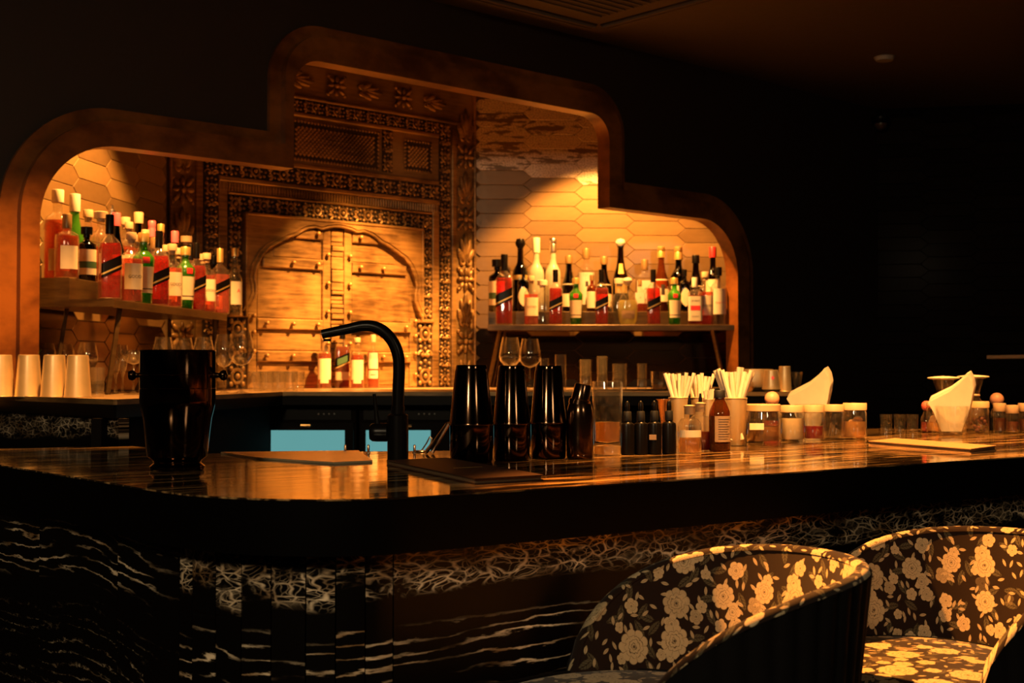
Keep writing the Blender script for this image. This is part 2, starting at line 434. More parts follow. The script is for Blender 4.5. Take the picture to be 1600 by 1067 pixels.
M_leather2 = flat('tan_menu_cover', (0.50, 0.27, 0.12), 0.4)
M_page = flat('page_edge', (0.10, 0.06, 0.03), 0.7)
M_velvet = flat('black_velvet', (0.0035, 0.003, 0.003), 0.8, 0, 0.1)
M_flor = floral('floral_fabric')
M_grey = flat('grey_plastic', (0.35, 0.34, 0.32), 0.5)
M_teal = None
G_clear = glassmat('clear_glass', (0.96, 0.95, 0.92), 1.55, 0.05, (0.9, 0.82, 0.65), 0.03)  # faint warm body stands in for caustic glow
G_ware = glassmat('glassware', (0.94, 0.93, 0.91), 1.75, 0.035, (0.9, 0.82, 0.65), 0.015)  # slight warm body imitates light focused by the glass
G_green = glassmat('green_glass', (0.18, 0.60, 0.10), 1.5, 0.03, (0.16, 0.55, 0.06), 0.30)
G_dark = glassmat('dark_bottle_glass', (0.05, 0.03, 0.015), 1.5, 0.04)
G_dgreen = glassmat('dark_green_glass', (0.04, 0.07, 0.02), 1.5, 0.04)
G_amberg = glassmat('amber_bottle_glass', (0.50, 0.16, 0.03), 1.5, 0.03, (0.35, 0.10, 0.02), 0.2)
G_frost = glassmat('frosted_glass', (0.85, 0.85, 0.80), 1.4, 0.3, (0.85, 0.80, 0.62), 0.75)
L_red = glassmat('red_spirit', (0.80, 0.10, 0.06), 1.33, 0.05, (0.62, 0.035, 0.022), 0.30)
L_pink = glassmat('rose_spirit', (0.97, 0.42, 0.30), 1.33, 0.05, (0.92, 0.26, 0.20), 0.28)
L_amber = glassmat('amber_spirit', (0.80, 0.30, 0.08), 1.33, 0.05, (0.60, 0.15, 0.035), 0.30)
L_damber = glassmat('dark_amber_spirit', (0.45, 0.10, 0.03), 1.33, 0.05, (0.30, 0.06, 0.015), 0.50)
L_clear = glassmat('clear_spirit', (0.96, 0.95, 0.92), 1.33)
L_yellow = glassmat('pale_yellow_spirit', (0.98, 0.92, 0.55), 1.33, 0.05, (0.90, 0.82, 0.35), 0.45)
L_green = glassmat('green_spirit', (0.35, 0.80, 0.20), 1.33, 0.05, (0.2, 0.6, 0.08), 0.3)
L_syrup = glassmat('honey_reflection', (0.95, 0.72, 0.40), 1.33, 0.05, (0.85, 0.52, 0.20), 0.5)
L_berry = glassmat('berry_syrup', (0.55, 0.02, 0.05), 1.33, 0.05, (0.50, 0.01, 0.03), 0.7)
L_sugar = flat('pale_sugar', (0.80, 0.62, 0.36), 0.8)

def emit(name, c, k):
    N = NT(name); e = N.n('Emission'); nz = N.noise(N.obj(), 4.0, 2.0)
    N.l(N.mix(nz[0], rgb(*[x*0.93 for x in c]), rgb(*c)), e.inputs[0]); e.inputs[1].default_value = k
    N.l(e.outputs[0], N.out.inputs[0]); return N.m
M_teal = emit('lit_cooler_glass', (0.14, 0.40, 0.40), 0.85)
M_blackglass = flat('black_glass', (0.01, 0.008, 0.007), 0.12, 0.0, 0.6)

# ------------------------------------------------------------------ room shell
def arc(cx, cz, r, a0, a1, n=10):
    return [(cx + r*math.cos(math.radians(a0+(a1-a0)*i/n)), cz + r*math.sin(math.radians(a0+(a1-a0)*i/n))) for i in range(n+1)]
def stepped(sl0, sl1, zl, r1, su0, su1, zu, r2, zb):
    # outline of the stepped arch, from bottom left over the top to bottom right (x = along the wall, z up)
    p = [(sl0, zb)]
    p += arc(sl0+r1, zl-r1, r1, 180, 90, 14)
    p += [(su0, zl)]
    p += arc(su0+r2, zu-r2, r2, 180, 90, 12)
    p += arc(su1-r2, zu-r2, r2, 90, 0, 12)
    p += [(su1, zl)]
    p += arc(sl1-r1, zl-r1, r1, 90, 0, 14)
    p += [(sl1, zb)]
    return p
ZL = ZK + 0.001
inner = stepped(1.895, 5.905, 2.137, 0.30, 2.965, 4.86, 2.605, 0.13, ZL)
outer = stepped(1.825, 6.01, 2.235, 0.38, 2.925, 4.955, 2.715, 0.20, ZL)
lip = stepped(1.76, 6.09, 2.285, 0.43, 2.87, 5.01, 2.765, 0.25, ZL)
MF = fplane(CF)
o = MB().slab(outer + inner[::-1], 0.0, 0.085).build('trim_1', M_frame, None, 40, MF)
tag(struct(o), 'brown burl stepped arch frame around the bottle niche')
o = MB().slab(lip + outer[::-1], 0.035, 0.085).build('trim_2', M_frame, None, 40, MF)
tag(struct(o), 'thin dark outer lip of the stepped niche frame')
sR = onpl(1383, 400, CF)[0]
wallp = [(-1.5, ZL), (-1.5, CEIL), (sR, CEIL), (sR, 0), (6.35, 0), (6.35, ZL)] + lip[::-1]
wallp = [(1.76, ZL), (-1.5, ZL), (-1.5, CEIL), (sR, CEIL), (sR, 0.0), (6.4, 0.0), (6.4, ZL), (6.09, ZL)] + lip[::-1][1:-1]
o = MB().slab(wallp, 0.055, 0.085).build('wall_niche_front', M_wall, None, 0, MF)
tag(struct(o), 'dark brown wall around the lit stepped niche')
struct(MB().box(-6, 6, -4, 11, -0.05, 0.0).build('floor', M_floor, None, 0))
struct(MB().box(-6, 6, -4, 11, CEIL, CEIL+0.05).build('ceiling', M_ceil, None, 0))

def tile_mesh(P, H, T, name, mat, g=0.002, proud=0.006, bev=0.002):
    a = P/2; h = H/2
    def hexa(i):
        return [(-a-T/2+i, 0), (-a+T/2+i*0.6, -h+i), (a-T/2-i*0.6, -h+i), (a+T/2-i, 0), (a-T/2-i*0.6, h-i), (-a+T/2+i*0.6, h-i)]
    p0, p1 = hexa(g/2), hexa(g/2+bev)
    v = [(x,0.0,z) for x,z in p0] + [(x,-proud+bev,z) for x,z in p0] + [(x,-proud,z) for x,z in p1]
    f = [tuple(range(12,18))]
    for i in range(6):
        j = (i+1)%6
        f += [(i,6+i,6+j,j), (6+i,12+i,12+j,6+j)]
    m = MB(); m.add(v, f); return m.mesh(name, mat, 0)
def tiled_wall(name, p0, p1, z0, z1, mats, P=0.31, H=0.0865, T=0.05, s0=0.0, zoff=0.0, pick=None, thick=0.04, wallmat=None, maxn=300, label=None, fromend=False):
    # p0 -> p1 left to right seen from the room; tiles are children of the wall
    d = (p1 - p0); L = d.length; ang = math.atan2(d.y, d.x)
    M = Matrix.Translation(Vector((p0.x, p0.y, 0))) @ Matrix.Rotation(ang, 4, 'Z')
    wl = struct(MB().box(0, L, 0.0, thick, z0, z1).build(name, wallmat or M_grout, None, 0, M))
    if label: wl['label'] = label
    meshes = [tile_mesh(P, H, T, 'tile', mt) for mt in mats]
    n = 0; c = 0
    while True:
        x = s0 + P/2 + c*P
        if x + P/2 + T/2 > L: break
        k = 0
        while True:
            z = z0 + zoff + H/2 + k*H + (H/2 if c % 2 else 0)
            if z + H/2 > z1: break
            mi = pick(c, k, x, z) if pick else 0
            if mi is not None and n < maxn:
                link('tile', meshes[mi], wl, Matrix.Translation((x, 0, z))); n += 1
            k += 1
        c += 1
    return wl
r = ray(742, 400); DRv = Vector((r[0]*7.85/r[1], 7.85, 0))
DLv = NF*CD + UF*3.081
u8 = Vector((math.sin(math.radians(8)), math.cos(math.radians(8)), 0))
u88 = Vector((math.sin(math.radians(88)), math.cos(math.radians(88)), 0))
def tofront(p, d, c):   # move p along d until the plane n.p = c
    t = (c - p.dot(NF)) / d.dot(NF); return p + d*t
LW = tofront(DLv, -u8, CF + 0.09)
RW = tofront(DRv, u88, CF + 0.09)
zl0 = ZK + 0.002
tiled_wall('wall_right_niche', DRv, RW, zl0, CEIL, [M_tile, M_speckle, M_mtile], s0=0.005,
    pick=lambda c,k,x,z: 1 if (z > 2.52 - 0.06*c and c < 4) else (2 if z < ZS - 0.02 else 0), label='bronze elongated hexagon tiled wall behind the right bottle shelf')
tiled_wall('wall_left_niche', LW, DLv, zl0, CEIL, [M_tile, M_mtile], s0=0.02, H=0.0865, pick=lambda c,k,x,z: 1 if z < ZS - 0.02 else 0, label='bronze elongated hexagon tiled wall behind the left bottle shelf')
# far right wall of the room, dark tiles
pA = NF*CF + UF*sR
u100 = Vector((math.sin(math.radians(100)), math.cos(math.radians(100)), 0))
tiled_wall('wall_right', pA + NF*0.065 - u100*0.03, pA + NF*0.065 + u100*3.0, 0.0, CEIL, [M_dtile], s0=0.02, pick=lambda c,k,x,z: 0 if z > 1.0 else None, wallmat=flat('dark_grout', (0.006,0.0035,0.002), 0.8, 0, 0.05), label='very dark tiled wall at the right of the bar')

# ------------------------------------------------------------------ carved door at the back of the niche
door = thing('carved_door', 'large carved brass double door with cusped arch at the back of the niche', 'door', M=fplane(CD))
S0 = 4.083
def D(px, py): return onpl(px, py, CD)
YF = -0.0
MB().box(3.085, 5.082, 0.0, 0.05, ZK+0.002, 2.98).build('ground_panel', M_slab, door, 0)
# motif meshes, all sized 1 x 1, facing -y
def scroll_mesh():
    m = MB()
    m.torus((0,-0.10,0), 0.30, 0.085, 12, 5)
    m.ball((0,-0.16,0), 0.14, 8, 5, (1,0.8,1))
    for k in range(4):
        a = PI/4 + k*PI/2
        m.ball((0.52*math.cos(a)*0.9,-0.10,0.52*math.sin(a)*0.9), 0.125, 7, 5, (1,0.8,1))
    for k in range(4):
        a = k*PI/2
        m.ball((0.43*math.cos(a),-0.08,0.43*math.sin(a)), 0.09, 6, 4, (1.2 if k%2==0 else 0.7,0.8,0.7 if k%2==0 else 1.2))
    return m.mesh('scroll_motif', M_brassd, 60)
def scroll2_mesh():
    m = MB()
    for sx in (-1, 1):
        path = [(sx*(0.24-0.05*t)*math.cos(t*1.1)+sx*0.22, -0.1, (0.26-0.05*t)*math.sin(t*1.1)) for t in [i*0.5 for i in range(9)]]
        m.tube(path, 0.075, 5)
        m.ball((sx*0.22,-0.13,0.0), 0.10, 7, 5)
        m.ball((sx*0.3,-0.10,-0.40), 0.10, 6, 4); m.ball((sx*0.3,-0.10,0.40), 0.10, 6, 4)
    m.ball((0,-0.12,0.30), 0.11, 6, 4); m.ball((0,-0.12,-0.30), 0.11, 6, 4); m.ball((0,-0.12,0), 0.09, 6, 4)
    return m.mesh('leaf_scroll', M_brassd, 60)
def rosette_mesh():
    m = MB()
    m.ball((0,-0.10,0), 0.12, 8, 5)
    for k in range(8):
        a = k*PI/4; d = 0.30 if k % 2 == 0 else 0.36
        b = len(m.v); m.ball((0,0,0), 0.15, 8, 5, (1.25,0.7,0.62))
        m.xf(Matrix.Translation((d*math.cos(a),-0.07,d*math.sin(a))) @ Matrix.Rotation(-a, 4, 'Y'), b)
    for sx in (-1,1):
        for sz in (-1,1): m.ball((sx*0.40,-0.06,sz*0.40), 0.09, 7, 4)
    return m.mesh('rosette', M_brassd, 60)
def lotus_mesh():
    m = MB()
    for (x, z, a, l, wd) in [(0,0.12,0,0.40,0.12),(-0.14,0.02,0.35,0.34,0.12),(0.14,0.02,-0.35,0.34,0.12),(-0.26,-0.16,0.75,0.26,0.13),(0.26,-0.16,-0.75,0.26,0.13)]:
        b = len(m.v); m.ball((0,0,0), 1.0, 8, 6, (wd,0.09,l))
        m.xf(Matrix.Translation((x,-0.06,z)) @ Matrix.Rotation(-a, 4, 'Y'), b)
    m.torus((-0.16,-0.06,-0.32), 0.12, 0.05, 9, 5); m.torus((0.16,-0.06,-0.32), 0.12, 0.05, 9, 5)
    return m.mesh('lotus_motif', M_brass, 60)
def studmesh():
    m = MB(); m.lathe([(0.0001,0.030),(0.008,0.028),(0.0125,0.021),(0.011,0.014),(0.006,0.010),(0.008,0.0)], 8)
    m.xf(Matrix.Rotation(PI/2, 4, 'X')); return m.mesh('stud', M_brass, 50)
SCR, SCR2, ROS, LOT, STUD = scroll_mesh(), scroll2_mesh(), rosette_mesh(), lotus_mesh(), studmesh()
def motif(name, me, x, z, sx, sz, y=0.0, rot=0.0, depth=None):
    o = link(name, me, door, Matrix.Translation((x, y, z)) @ Matrix.Rotation(rot, 4, 'Y') @ Matrix.Diagonal((sx, depth or min(sx, sz), sz, 1)))
    return o
def band(name, x0, x1, z0, z1, vertical=False, me=(SCR, SCR2), y=-0.004):
    MB().box(x0, x1, y, 0.001, z0, z1).build('carved_ground', M_back, door, 0)
    L, Wd = ((z1-z0), (x1-x0)) if vertical else ((x1-x0), (z1-z0))
    n = max(1, round(L/(Wd*1.0)))
    for i in range(n):
        t = (i+0.5)*L/n
        if vertical: motif(name, me[i % 2], (x0+x1)/2, z0+t, Wd*0.98, L/n*0.98, y)
        else: motif(name, me[i % 2], x0+t, (z0+z1)/2, L/n*0.98, Wd*0.98, y, PI/2 if (i % 2) else 0)
def mould(x0, x1, z0, z1, y=-0.016, name='moulding', mat=None):
    return MB().bbox(x0, x1, y, 0.002, z0, z1, 0.005).build(name, mat or M_brass, door, 0)
# register heights
zb0 = ZK + 0.004
for sg in (-1, 1):
    X = lambda a, b: tuple(sorted((S0 + sg*a, S0 + sg*b)))
    # outer jamb with lotus and rosettes
    x0, x1 = X(0.852, 0.998); xm = (x0+x1)/2
    mould(*X(0.985, 0.999), zb0, 2.97, -0.022); mould(*X(0.815, 0.850), zb0, 2.73, -0.018)
    for i, z in enumerate([1.30, 1.475, 1.66, 1.845, 2.02, 2.205, 2.39, 2.575, 2.76]):
        if i % 2: motif('rosette', ROS, xm, z, 0.135, 0.15)
        else: motif('lotus_motif', LOT, xm, z, 0.145, 0.20, 0, PI if False else 0)
    # scroll column
    band('scroll_motif', *X(0.724, 0.806), zb0, 2.755, True)
    mould(*X(0.672, 0.722), zb0, 2.30, -0.014)
    # column beside the leaves: slim above, broad below
    band('scroll_motif', *X(0.586, 0.668), 1.60, 2.205, True)
    band('scroll_motif', *X(0.560, 0.668), zb0, 1.575, True)
    mould(*X(0.556, 0.672), 1.577, 1.598, -0.03)
    # small lattice panel frame and divider
    band('scroll_motif', *X(0.312, 0.385), 2.425, 2.665, True)
band('scroll_motif', S0-0.668, S0+0.668, 2.122, 2.208)
mould(S0-0.722, S0+0.722, 2.272, 2.298, -0.02); mould(S0-0.668, S0+0.668, 2.209, 2.222, -0.02)
band('scroll_motif', S0-0.722, S0+0.722, 2.300, 2.385)
mould(S0-0.722, S0+0.722, 2.387, 2.412, -0.014)
mould(S0-0.722, S0+0.722, 2.666, 2.688, -0.014)
band('scroll_motif', S0-0.722, S0+0.722, 2.690, 2.758)
mould(S0-0.985, S0+0.985, 2.760, 2.778, -0.016)
for i, x in enumerate([-0.69, -0.46, -0.23, 0, 0.23, 0.46, 0.69]):
    if i % 2 == 1: motif('rosette', ROS, S0+x, 2.865, 0.135, 0.125)
    else: motif('lotus_motif', LOT, S0+x, 2.865, 0.11, 0.17, 0, PI/2)
# reeded frieze (small reeds joined)
m = MB(); k = 0
x = S0-0.72
while x < S0+0.71:
    m.bbox(x, x+0.013, -0.016, 0.0, 2.224, 2.270, 0.004); x += 0.0175
tag(m.build('reeded_frieze', M_brass, door, 0), kind='stuff')
# lattice panels
def lattice(x0, x1, z0, z1):
    MB().box(x0, x1, -0.003, 0.001, z0, z1).build('lattice_ground', M_back, door, 0)
    m = MB(); d = 0.026
    i = 0; z = z0+0.030
    while z < z1-0.028:
        x = x0+0.030 + (d/2 if i % 2 else 0)
        while x < x1-0.028:
            h = d*0.44
            m.add([(x-h,-0.003,z),(x,-0.003,z-h),(x+h,-0.003,z),(x,-0.003,z+h),(x,-0.017,z)], [(0,1,4),(1,2,4),(2,3,4),(3,0,4)])
            x += d
        z += d/2; i += 1
    tag(m.build('lattice_diamonds', M_brass, door, 0), kind='stuff')
    m = MB()
    for (a0, b0, a1, b1) in [(x0,z0,x1,z0),(x0,z1,x1,z1),(x0,z0,x0,z1),(x1,z0,x1,z1)]:
        L = math.hypot(a1-a0, b1-b0); n = int(L/0.021)
        for q in range(n+1): m.ball((a0+(a1-a0)*q/n, -0.006, b0+(b1-b0)*q/n), 0.0078, 6, 4)
    tag(m.build('bead_border', M_brassd, door, 60), kind='stuff')
lattice(S0-0.285, S0+0.285, 2.435, 2.640)
for sg in (-1, 1):
    a, b = sorted((S0+sg*0.475, S0+sg*0.665)); lattice(a, b, 2.455, 2.625)
# spandrel plate with the cusped arch cut out
half = [D(*p) for p in [(380,486),(387,474),(393.5,459),(393,446),(390.5,433),(394,417),(403,399),(414,387),(424,382),(435,376),(446,370.5),(457.5,367),(466,361),(474,357.5),(486,356),(497,359),(507,356),(516,355)]]
half = [(S0 - (p[0]-S0) if p[0] > S0 else p[0], p[1]) for p in half]
top = 2.085
half.append((S0, max(p[1] for p in half)+0.002))
hz = half[0][1]
arch = half + [(2*S0-p[0], p[1]) for p in half[::-1][1:]]
plate = [(S0-0.583, hz-0.03), (half[0][0]+0.004, hz-0.03)] + arch + [(2*S0-half[0][0]-0.004, hz-0.03), (S0+0.583, hz-0.03), (S0+0.583, 2.120), (S0-0.583, 2.120)]
MB().slab(plate, -0.040, 0.0).build('arch_spandrel', M_brass, door, 0)
m = MB(); m.tube([(p[0], -0.042, p[1]) for p in arch], 0.0075, 6)
m.tube([(S0+(p[0]-S0)*1.045, -0.042, hz+(p[1]-hz)*1.03) for p in arch], 0.005, 6)
m.build('arch_beading', M_brass, door, 60)
m = MB()
for (x0,x1,z0,z1) in [(S0-0.583,S0+0.583,2.106,2.120),(S0-0.583,S0-0.570,hz-0.03,2.12),(S0+0.570,S0+0.583,hz-0.03,2.12)]:
    m.bbox(x0,x1,-0.048,0,z0,z1,0.003)
m.build('spandrel_border', M_brass, door, 0)
# two leaves
for sg in (-1, 1):
    lf = link('door_leaf', MB().box(*sorted((S0+sg*0.004, S0+sg*0.545)), -0.006, 0.0, zb0, 2.088).mesh('door_leaf', M_brass, 0), door)
    X = lambda a, b: tuple(sorted((S0 + sg*a, S0 + sg*b)))
    MB().bbox(*X(0.045, 0.095), -0.024, 0.0, zb0, 2.082, 0.004).build('stile', M_brass, lf, 0)
    MB().bbox(*X(0.503, 0.553), -0.020, 0.0, zb0, 1.60, 0.004).build('stile', M_brass, lf, 0)
    for (z, xe) in [(1.375, 0.503), (1.545, 0.503), (1.870, 0.47), (2.035, 0.27)]:
        MB().bbox(*X(0.097, xe), -0.030, 0.0, z-0.028, z+0.028, 0.005).build('cross_band', M_brass, lf, 0)
        for q in (0.14, 0.295, 0.455):
            if q < xe - 0.02: link('stud', STUD, lf, Matrix.Translation((S0+sg*q, -0.030, z+0.004)))
    for z in (1.30, 1.45, 1.62, 1.775, 1.93):
        link('stud', STUD, lf, Matrix.Translation((S0+sg*0.072, -0.024, z)))
    for z in (1.28, 1.40, 1.50, 1.585):
        link('stud', STUD, lf, Matrix.Translation((S0+sg*0.528, -0.020, z)))
    for z0, z1 in [(zb0+0.01,1.345),(1.405,1.515),(1.575,1.84),(1.90,2.005)]:
        xe = {0:0.5}.get(0)
        MB().bbox(*X(0.10, 0.497 if z1 < 1.85 else 0.40), -0.010, 0.0, z0, z1, 0.006).build('plank', M_brass, lf, 0)
z = zb0; rr = random.Random(3)
cst = MB().box(S0-0.042, S0+0.042, -0.010, 0.0, zb0, 2.085).build('meeting_stile', M_back, door, 0)
while z < 2.06:
    h = rr.choice([0.022, 0.03, 0.045, 0.07, 0.03]); h = min(h, 2.083-z)
    MB().bbox(S0-0.038, S0+0.038, -0.016-rr.random()*0.018, 0.0, z+0.002, z+h-0.002, 0.003).build('stile_block', M_brass, cst, 0)
    z += h

# ------------------------------------------------------------------ bottle shelves
def shelf(name, label, p0, p1, inward, depth=(0.18, 0.20), riser=0.082, legs=(), thick=0.028, box=True):
    # p0 -> p1 runs along the front edge, left to right seen from the room; inward = +y local
    d = p1 - p0; L = d.length; ang = math.atan2(d.y, d.x)
    M = Matrix.Translation(Vector((p0.x, p0.y, ZS))) @ Matrix.Rotation(ang, 4, 'Z')
    t = thing(name, label, 'shelf', M=M, group='stepped bottle shelves')
    MB().bbox(0, L, 0, depth[0], -thick, 0, 0.002).build('lower_board', M_shelf, t, 0)
    MB().bbox(0, L, depth[0], depth[0]+depth[1], -thick, riser, 0.002).build('upper_step', M_shelf, t, 0)
    MB().bbox(0.0, L, -0.004, 0.0, -thick-0.004, -0.002, 0.001).build('front_edging', M_shelf, t, 0)
    for (x, x2) in legs:
        m = MB(); m.tube([(x, 0.02, -thick), (x2, 0.02, -(ZS-ZK)+0.001)], 0.011, 4); m.build('leg', M_shelf, t, 0)
        m = MB(); m.tube([(x+0.03, 0.25, -thick), (x2+0.03, 0.25, -(ZS-ZK)+0.001)], 0.009, 4); m.build('leg', M_shelf, t, 0)
    return t, M, L
pl0 = onz(177, 467, ZS)
pl1 = pl0 + u8*1.19
SHL, ML, LL = shelf('stepped_shelf', 'two-tier brass shelf packed with bottles at the left of the niche', pl0, pl1, None, (0.175, 0.17), legs=[(0.10, 0.0), (1.10, 1.10)])
pr0 = onz(762, 507.5, ZS); pr1 = onz(1149, 511, ZS)
dd = 7.43
pr0 = Vector(((762-800)/FPX*dd, dd, ZS)); pr1 = Vector(((1152-800)/FPX*dd, dd, ZS))
SHR, MR, LR = shelf('stepped_shelf', 'two-tier brass shelf packed with bottles at the right of the niche', pr0, pr1, None, (0.16, 0.20), legs=[(0.07, 0.0), (1.28, 1.345)])

# ------------------------------------------------------------------ counters
A = onz(180, 626, ZK); dl = Vector((-0.645, 0.764, 0))
A2 = tofront(A, dl, CF - 0.002)
B = onz(440, 613.5, ZK)
C = Vector(((1262-800)/FPX*B.y*0.985, B.y*0.985, ZK)); C2 = tofront(C, NF, CF - 0.002)
B.z = ZK
back = [A, B, C, C2, tofront(DRv, u88, CF-0.002), DRv + u88*0.01, DRv, DLv, LW, A2]
kp = [(p.x, p.y) for p in back]
# keep the slab clear of the walls
ctr = thing('back_counter', 'pale stone back counter running round the niche under the shelves', 'counter', (0,0,0))
MB().prism(kp, ZK-0.035, ZK).build('stone_top', M_counter, ctr, 0)
def edge_strip(name, pts, z0, z1, off, mat, parent, th=0.006):
    m = MB()
    for a, b in zip(pts[:-1], pts[1:]):
        d = (b-a).normalized(); nn = Vector((d.y, -d.x, 0))
        q = [a+nn*off, b+nn*off, b+nn*(off-th), a+nn*(off-th)]
        m.prism([(v.x, v.y) for v in q], z0, z1)
    return m.build(name, mat, parent, 0)
edge_strip('ribbed_edge', [A2, A, B, C], ZK-0.012, ZK+0.004, 0.006, M_brass, ctr)
edge_strip('stone_edge', [A2, A, B, C], ZK-0.050, ZK-0.012, 0.004, M_marb, ctr)
# marble end panel on the left, dark cabinets on the rest
def panel_between(name, a, b, z0, z1, mat, inset, th=0.03, parent=None):
    d = (b-a).normalized(); nn = Vector((-d.y, d.x, 0)); L = (b-a).length
    M = Matrix.Translation(Vector((a.x, a.y, 0)) + nn*inset) @ Matrix.Rotation(math.atan2(d.y, d.x), 4, 'Z')
    m = MB(); m.box(0, L, 0, th, z0, z1); m.uv = [(v[0]*0.9, v[2]-0.16) for v in m.v]
    return m.build(name, mat, parent, 0, M)
panel_between('marble_end_panel', A2, A, 0.0, ZK-0.052, M_marb, 0.012, 0.03, ctr)
cd = (B-A).normalized()
panel_between('side_panel', A+cd*0.02, B, 0.0, ZK-0.052, M_cab, 0.05, 0.03, ctr)
# under-counter coolers along B - C
cdir = (C-B).normalized(); cn = Vector((-cdir.y, cdir.x, 0)); cang = math.atan2(cdir.y, cdir.x)
def cooler(px0, px1, win, label):
    y = B.y + 0.07
    x0, x1 = (px0-800)/FPX*y, (px1-800)/FPX*y
    t = thing('undercounter_cooler', label, 'cooler', (x0, y, 0.0), 0.0, 'coolers under the back counter')
    W = x1-x0
    MB().bbox(0.0, W, 0.02, 0.55, 0.04, ZK-0.06, 0.003).build('cabinet_body', M_cab, t, 0)
    dr = MB().bbox(0.008, W-0.008, 0.0, 0.02, 0.10, ZK-0.125, 0.003).build('cooler_door', M_blackglass, t, 0)
    a, b = [(q-800)/FPX*y - x0 for q in win]
    zt = ZC - (672-HOR)/FPX*y
    MB().bbox(a, b, -0.004, 0.0, zt-0.13, zt, 0.002).build('lit_window', M_teal, dr, 0)
    m = MB(); m.tube([(W*0.45, -0.02, zt+0.02), (W*0.55, -0.02, zt+0.02)], 0.006, 6); m.build('handle', M_steel, dr, 50)
    m = MB(); m.box(0.02, W-0.02, 0.012, 0.02, ZK-0.115, ZK-0.065); m.build('control_strip', M_black, t, 0)
    for k in range(4):
        m = MB(); m.ball((W*0.62+k*0.022, 0.010, ZK-0.09), 0.004, 6, 4); m.build('button', M_grey, t, 50)
    return t
cooler(402, 556, (424, 539), 'left under-counter cooler with a wide teal lit window')
cooler(560, 712, (572, 673), 'right under-counter cooler with teal window behind the black tap')
MB_ = MB().bbox(0, C.x-(716-800)/FPX*(B.y+0.07)-0.02, 0.0, 0.5, 0.0, ZK-0.052, 0.003)
MB_.build('cabinet_run', M_cab, ctr, 0, Matrix.Translation(((716-800)/FPX*(B.y+0.07), B.y+0.07, 0)))

# ------------------------------------------------------------------ the bar
def onbar(px, py): return onz(px, py, ZB)
front = [(-60,716.8),(0,726.4),(80,739),(145,749.5),(200,758.5),(250,766.5),(300,772.6),(360,776.6),(430,779.2),(520,780),(600,778.4),(700,772.3),(800,766),(1000,753),(1300,733),(1600,713)]
fp = [onbar(*p) for p in front]
fd = (fp[-1]-fp[-4]).normalized()
fp.append(fp[-1] + fd*1.2)
ld = (fp[0]-fp[2]).normalized()
# smooth the front path
def catmull(P, n=6):
    out = []
    for i in range(len(P)-1):
        p0, p1, p2, p3 = P[max(i-1,0)], P[i], P[i+1], P[min(i+2,len(P)-1)]
        for k in range(n):
            t = k/n
            out.append(0.5*((2*p1) + (p2-p0)*t + (2*p0-5*p1+4*p2-p3)*t*t + (3*p1-p0-3*p2+p3)*t**3))
    out.append(P[-1]); return out
far_l = onbar(206, 697); far_l2 = onbar(0, 701)
fe = (far_l2-far_l).normalized()
# left arm end: intersection of the outer edge with the far end line
def isect(a, d, b, e):
    den = d.x*e.y - d.y*e.x; t = ((b.x-a.x)*e.y - (b.y-a.y)*e.x)/den; return a + d*t
Lend = isect(fp[0], ld, far_l, fe)
core = catmull(fp[1:-1], 5)
path = [Lend, fp[0]] + core[1:] + [fp[-1]]
inn = [onbar(206,697), onbar(322,708.5), onbar(440,706.5), onbar(700,704), onbar(1000,689), onbar(1353,669), onbar(1700,673)]
inn.append(fp[-1] + Vector((-0.55, 0.75, 0))*0.9)
poly = [(p.x, p.y) for p in path] + [(p.x, p.y) for p in inn[::-1]]
bar = thing('bar_counter', 'long polished black marble bar counter with rounded corner', 'bar', (0,0,0))
MB().prism(poly, ZB-0.003, ZB).build('polished_top', M_top, bar, 0)
def offset(P, d):
    out = []
    for i, p in enumerate(P):
        t = (P[min(i+1,len(P)-1)] - P[max(i-1,0)]).normalized()
        out.append(p + Vector((-t.y, t.x, 0))*d)
    return out
def ribbon(P, z0, z1, th, uvs=True):
    Q = offset(P, th); m = MB(); n = len(P); s = 0.0; uv = []
    vs = []
    for i in range(n):
        if i: s += (P[i]-P[i-1]).length
        for (q, z) in ((P[i],z0),(P[i],z1),(Q[i],z1),(Q[i],z0)):
            vs.append((q.x, q.y, z)); uv.append((s, z))
    fs = []
    for i in range(n-1):
        for k in range(4):
            a, b = i*4+k, i*4+(k+1)%4
            fs.append((a, a+4, b+4, b))
    fs += [(0,1,2,3), (4*n-1,4*n-2,4*n-3,4*n-4)]
    m.add(vs, fs); m.uv = uv; return m
APH = 0.092
ribbon(offset(path, 0.002), ZB-APH, ZB-0.0032, 0.03).build('apron', M_apron, bar, 40)
MB().prism([(p.x,p.y) for p in offset(path[1:], 0.03)] + [(p.x,p.y) for p in offset(path[1:], 0.30)[::-1]], ZB-APH+0.005, ZB-0.03).build('apron_underside', M_apron, bar, 0)
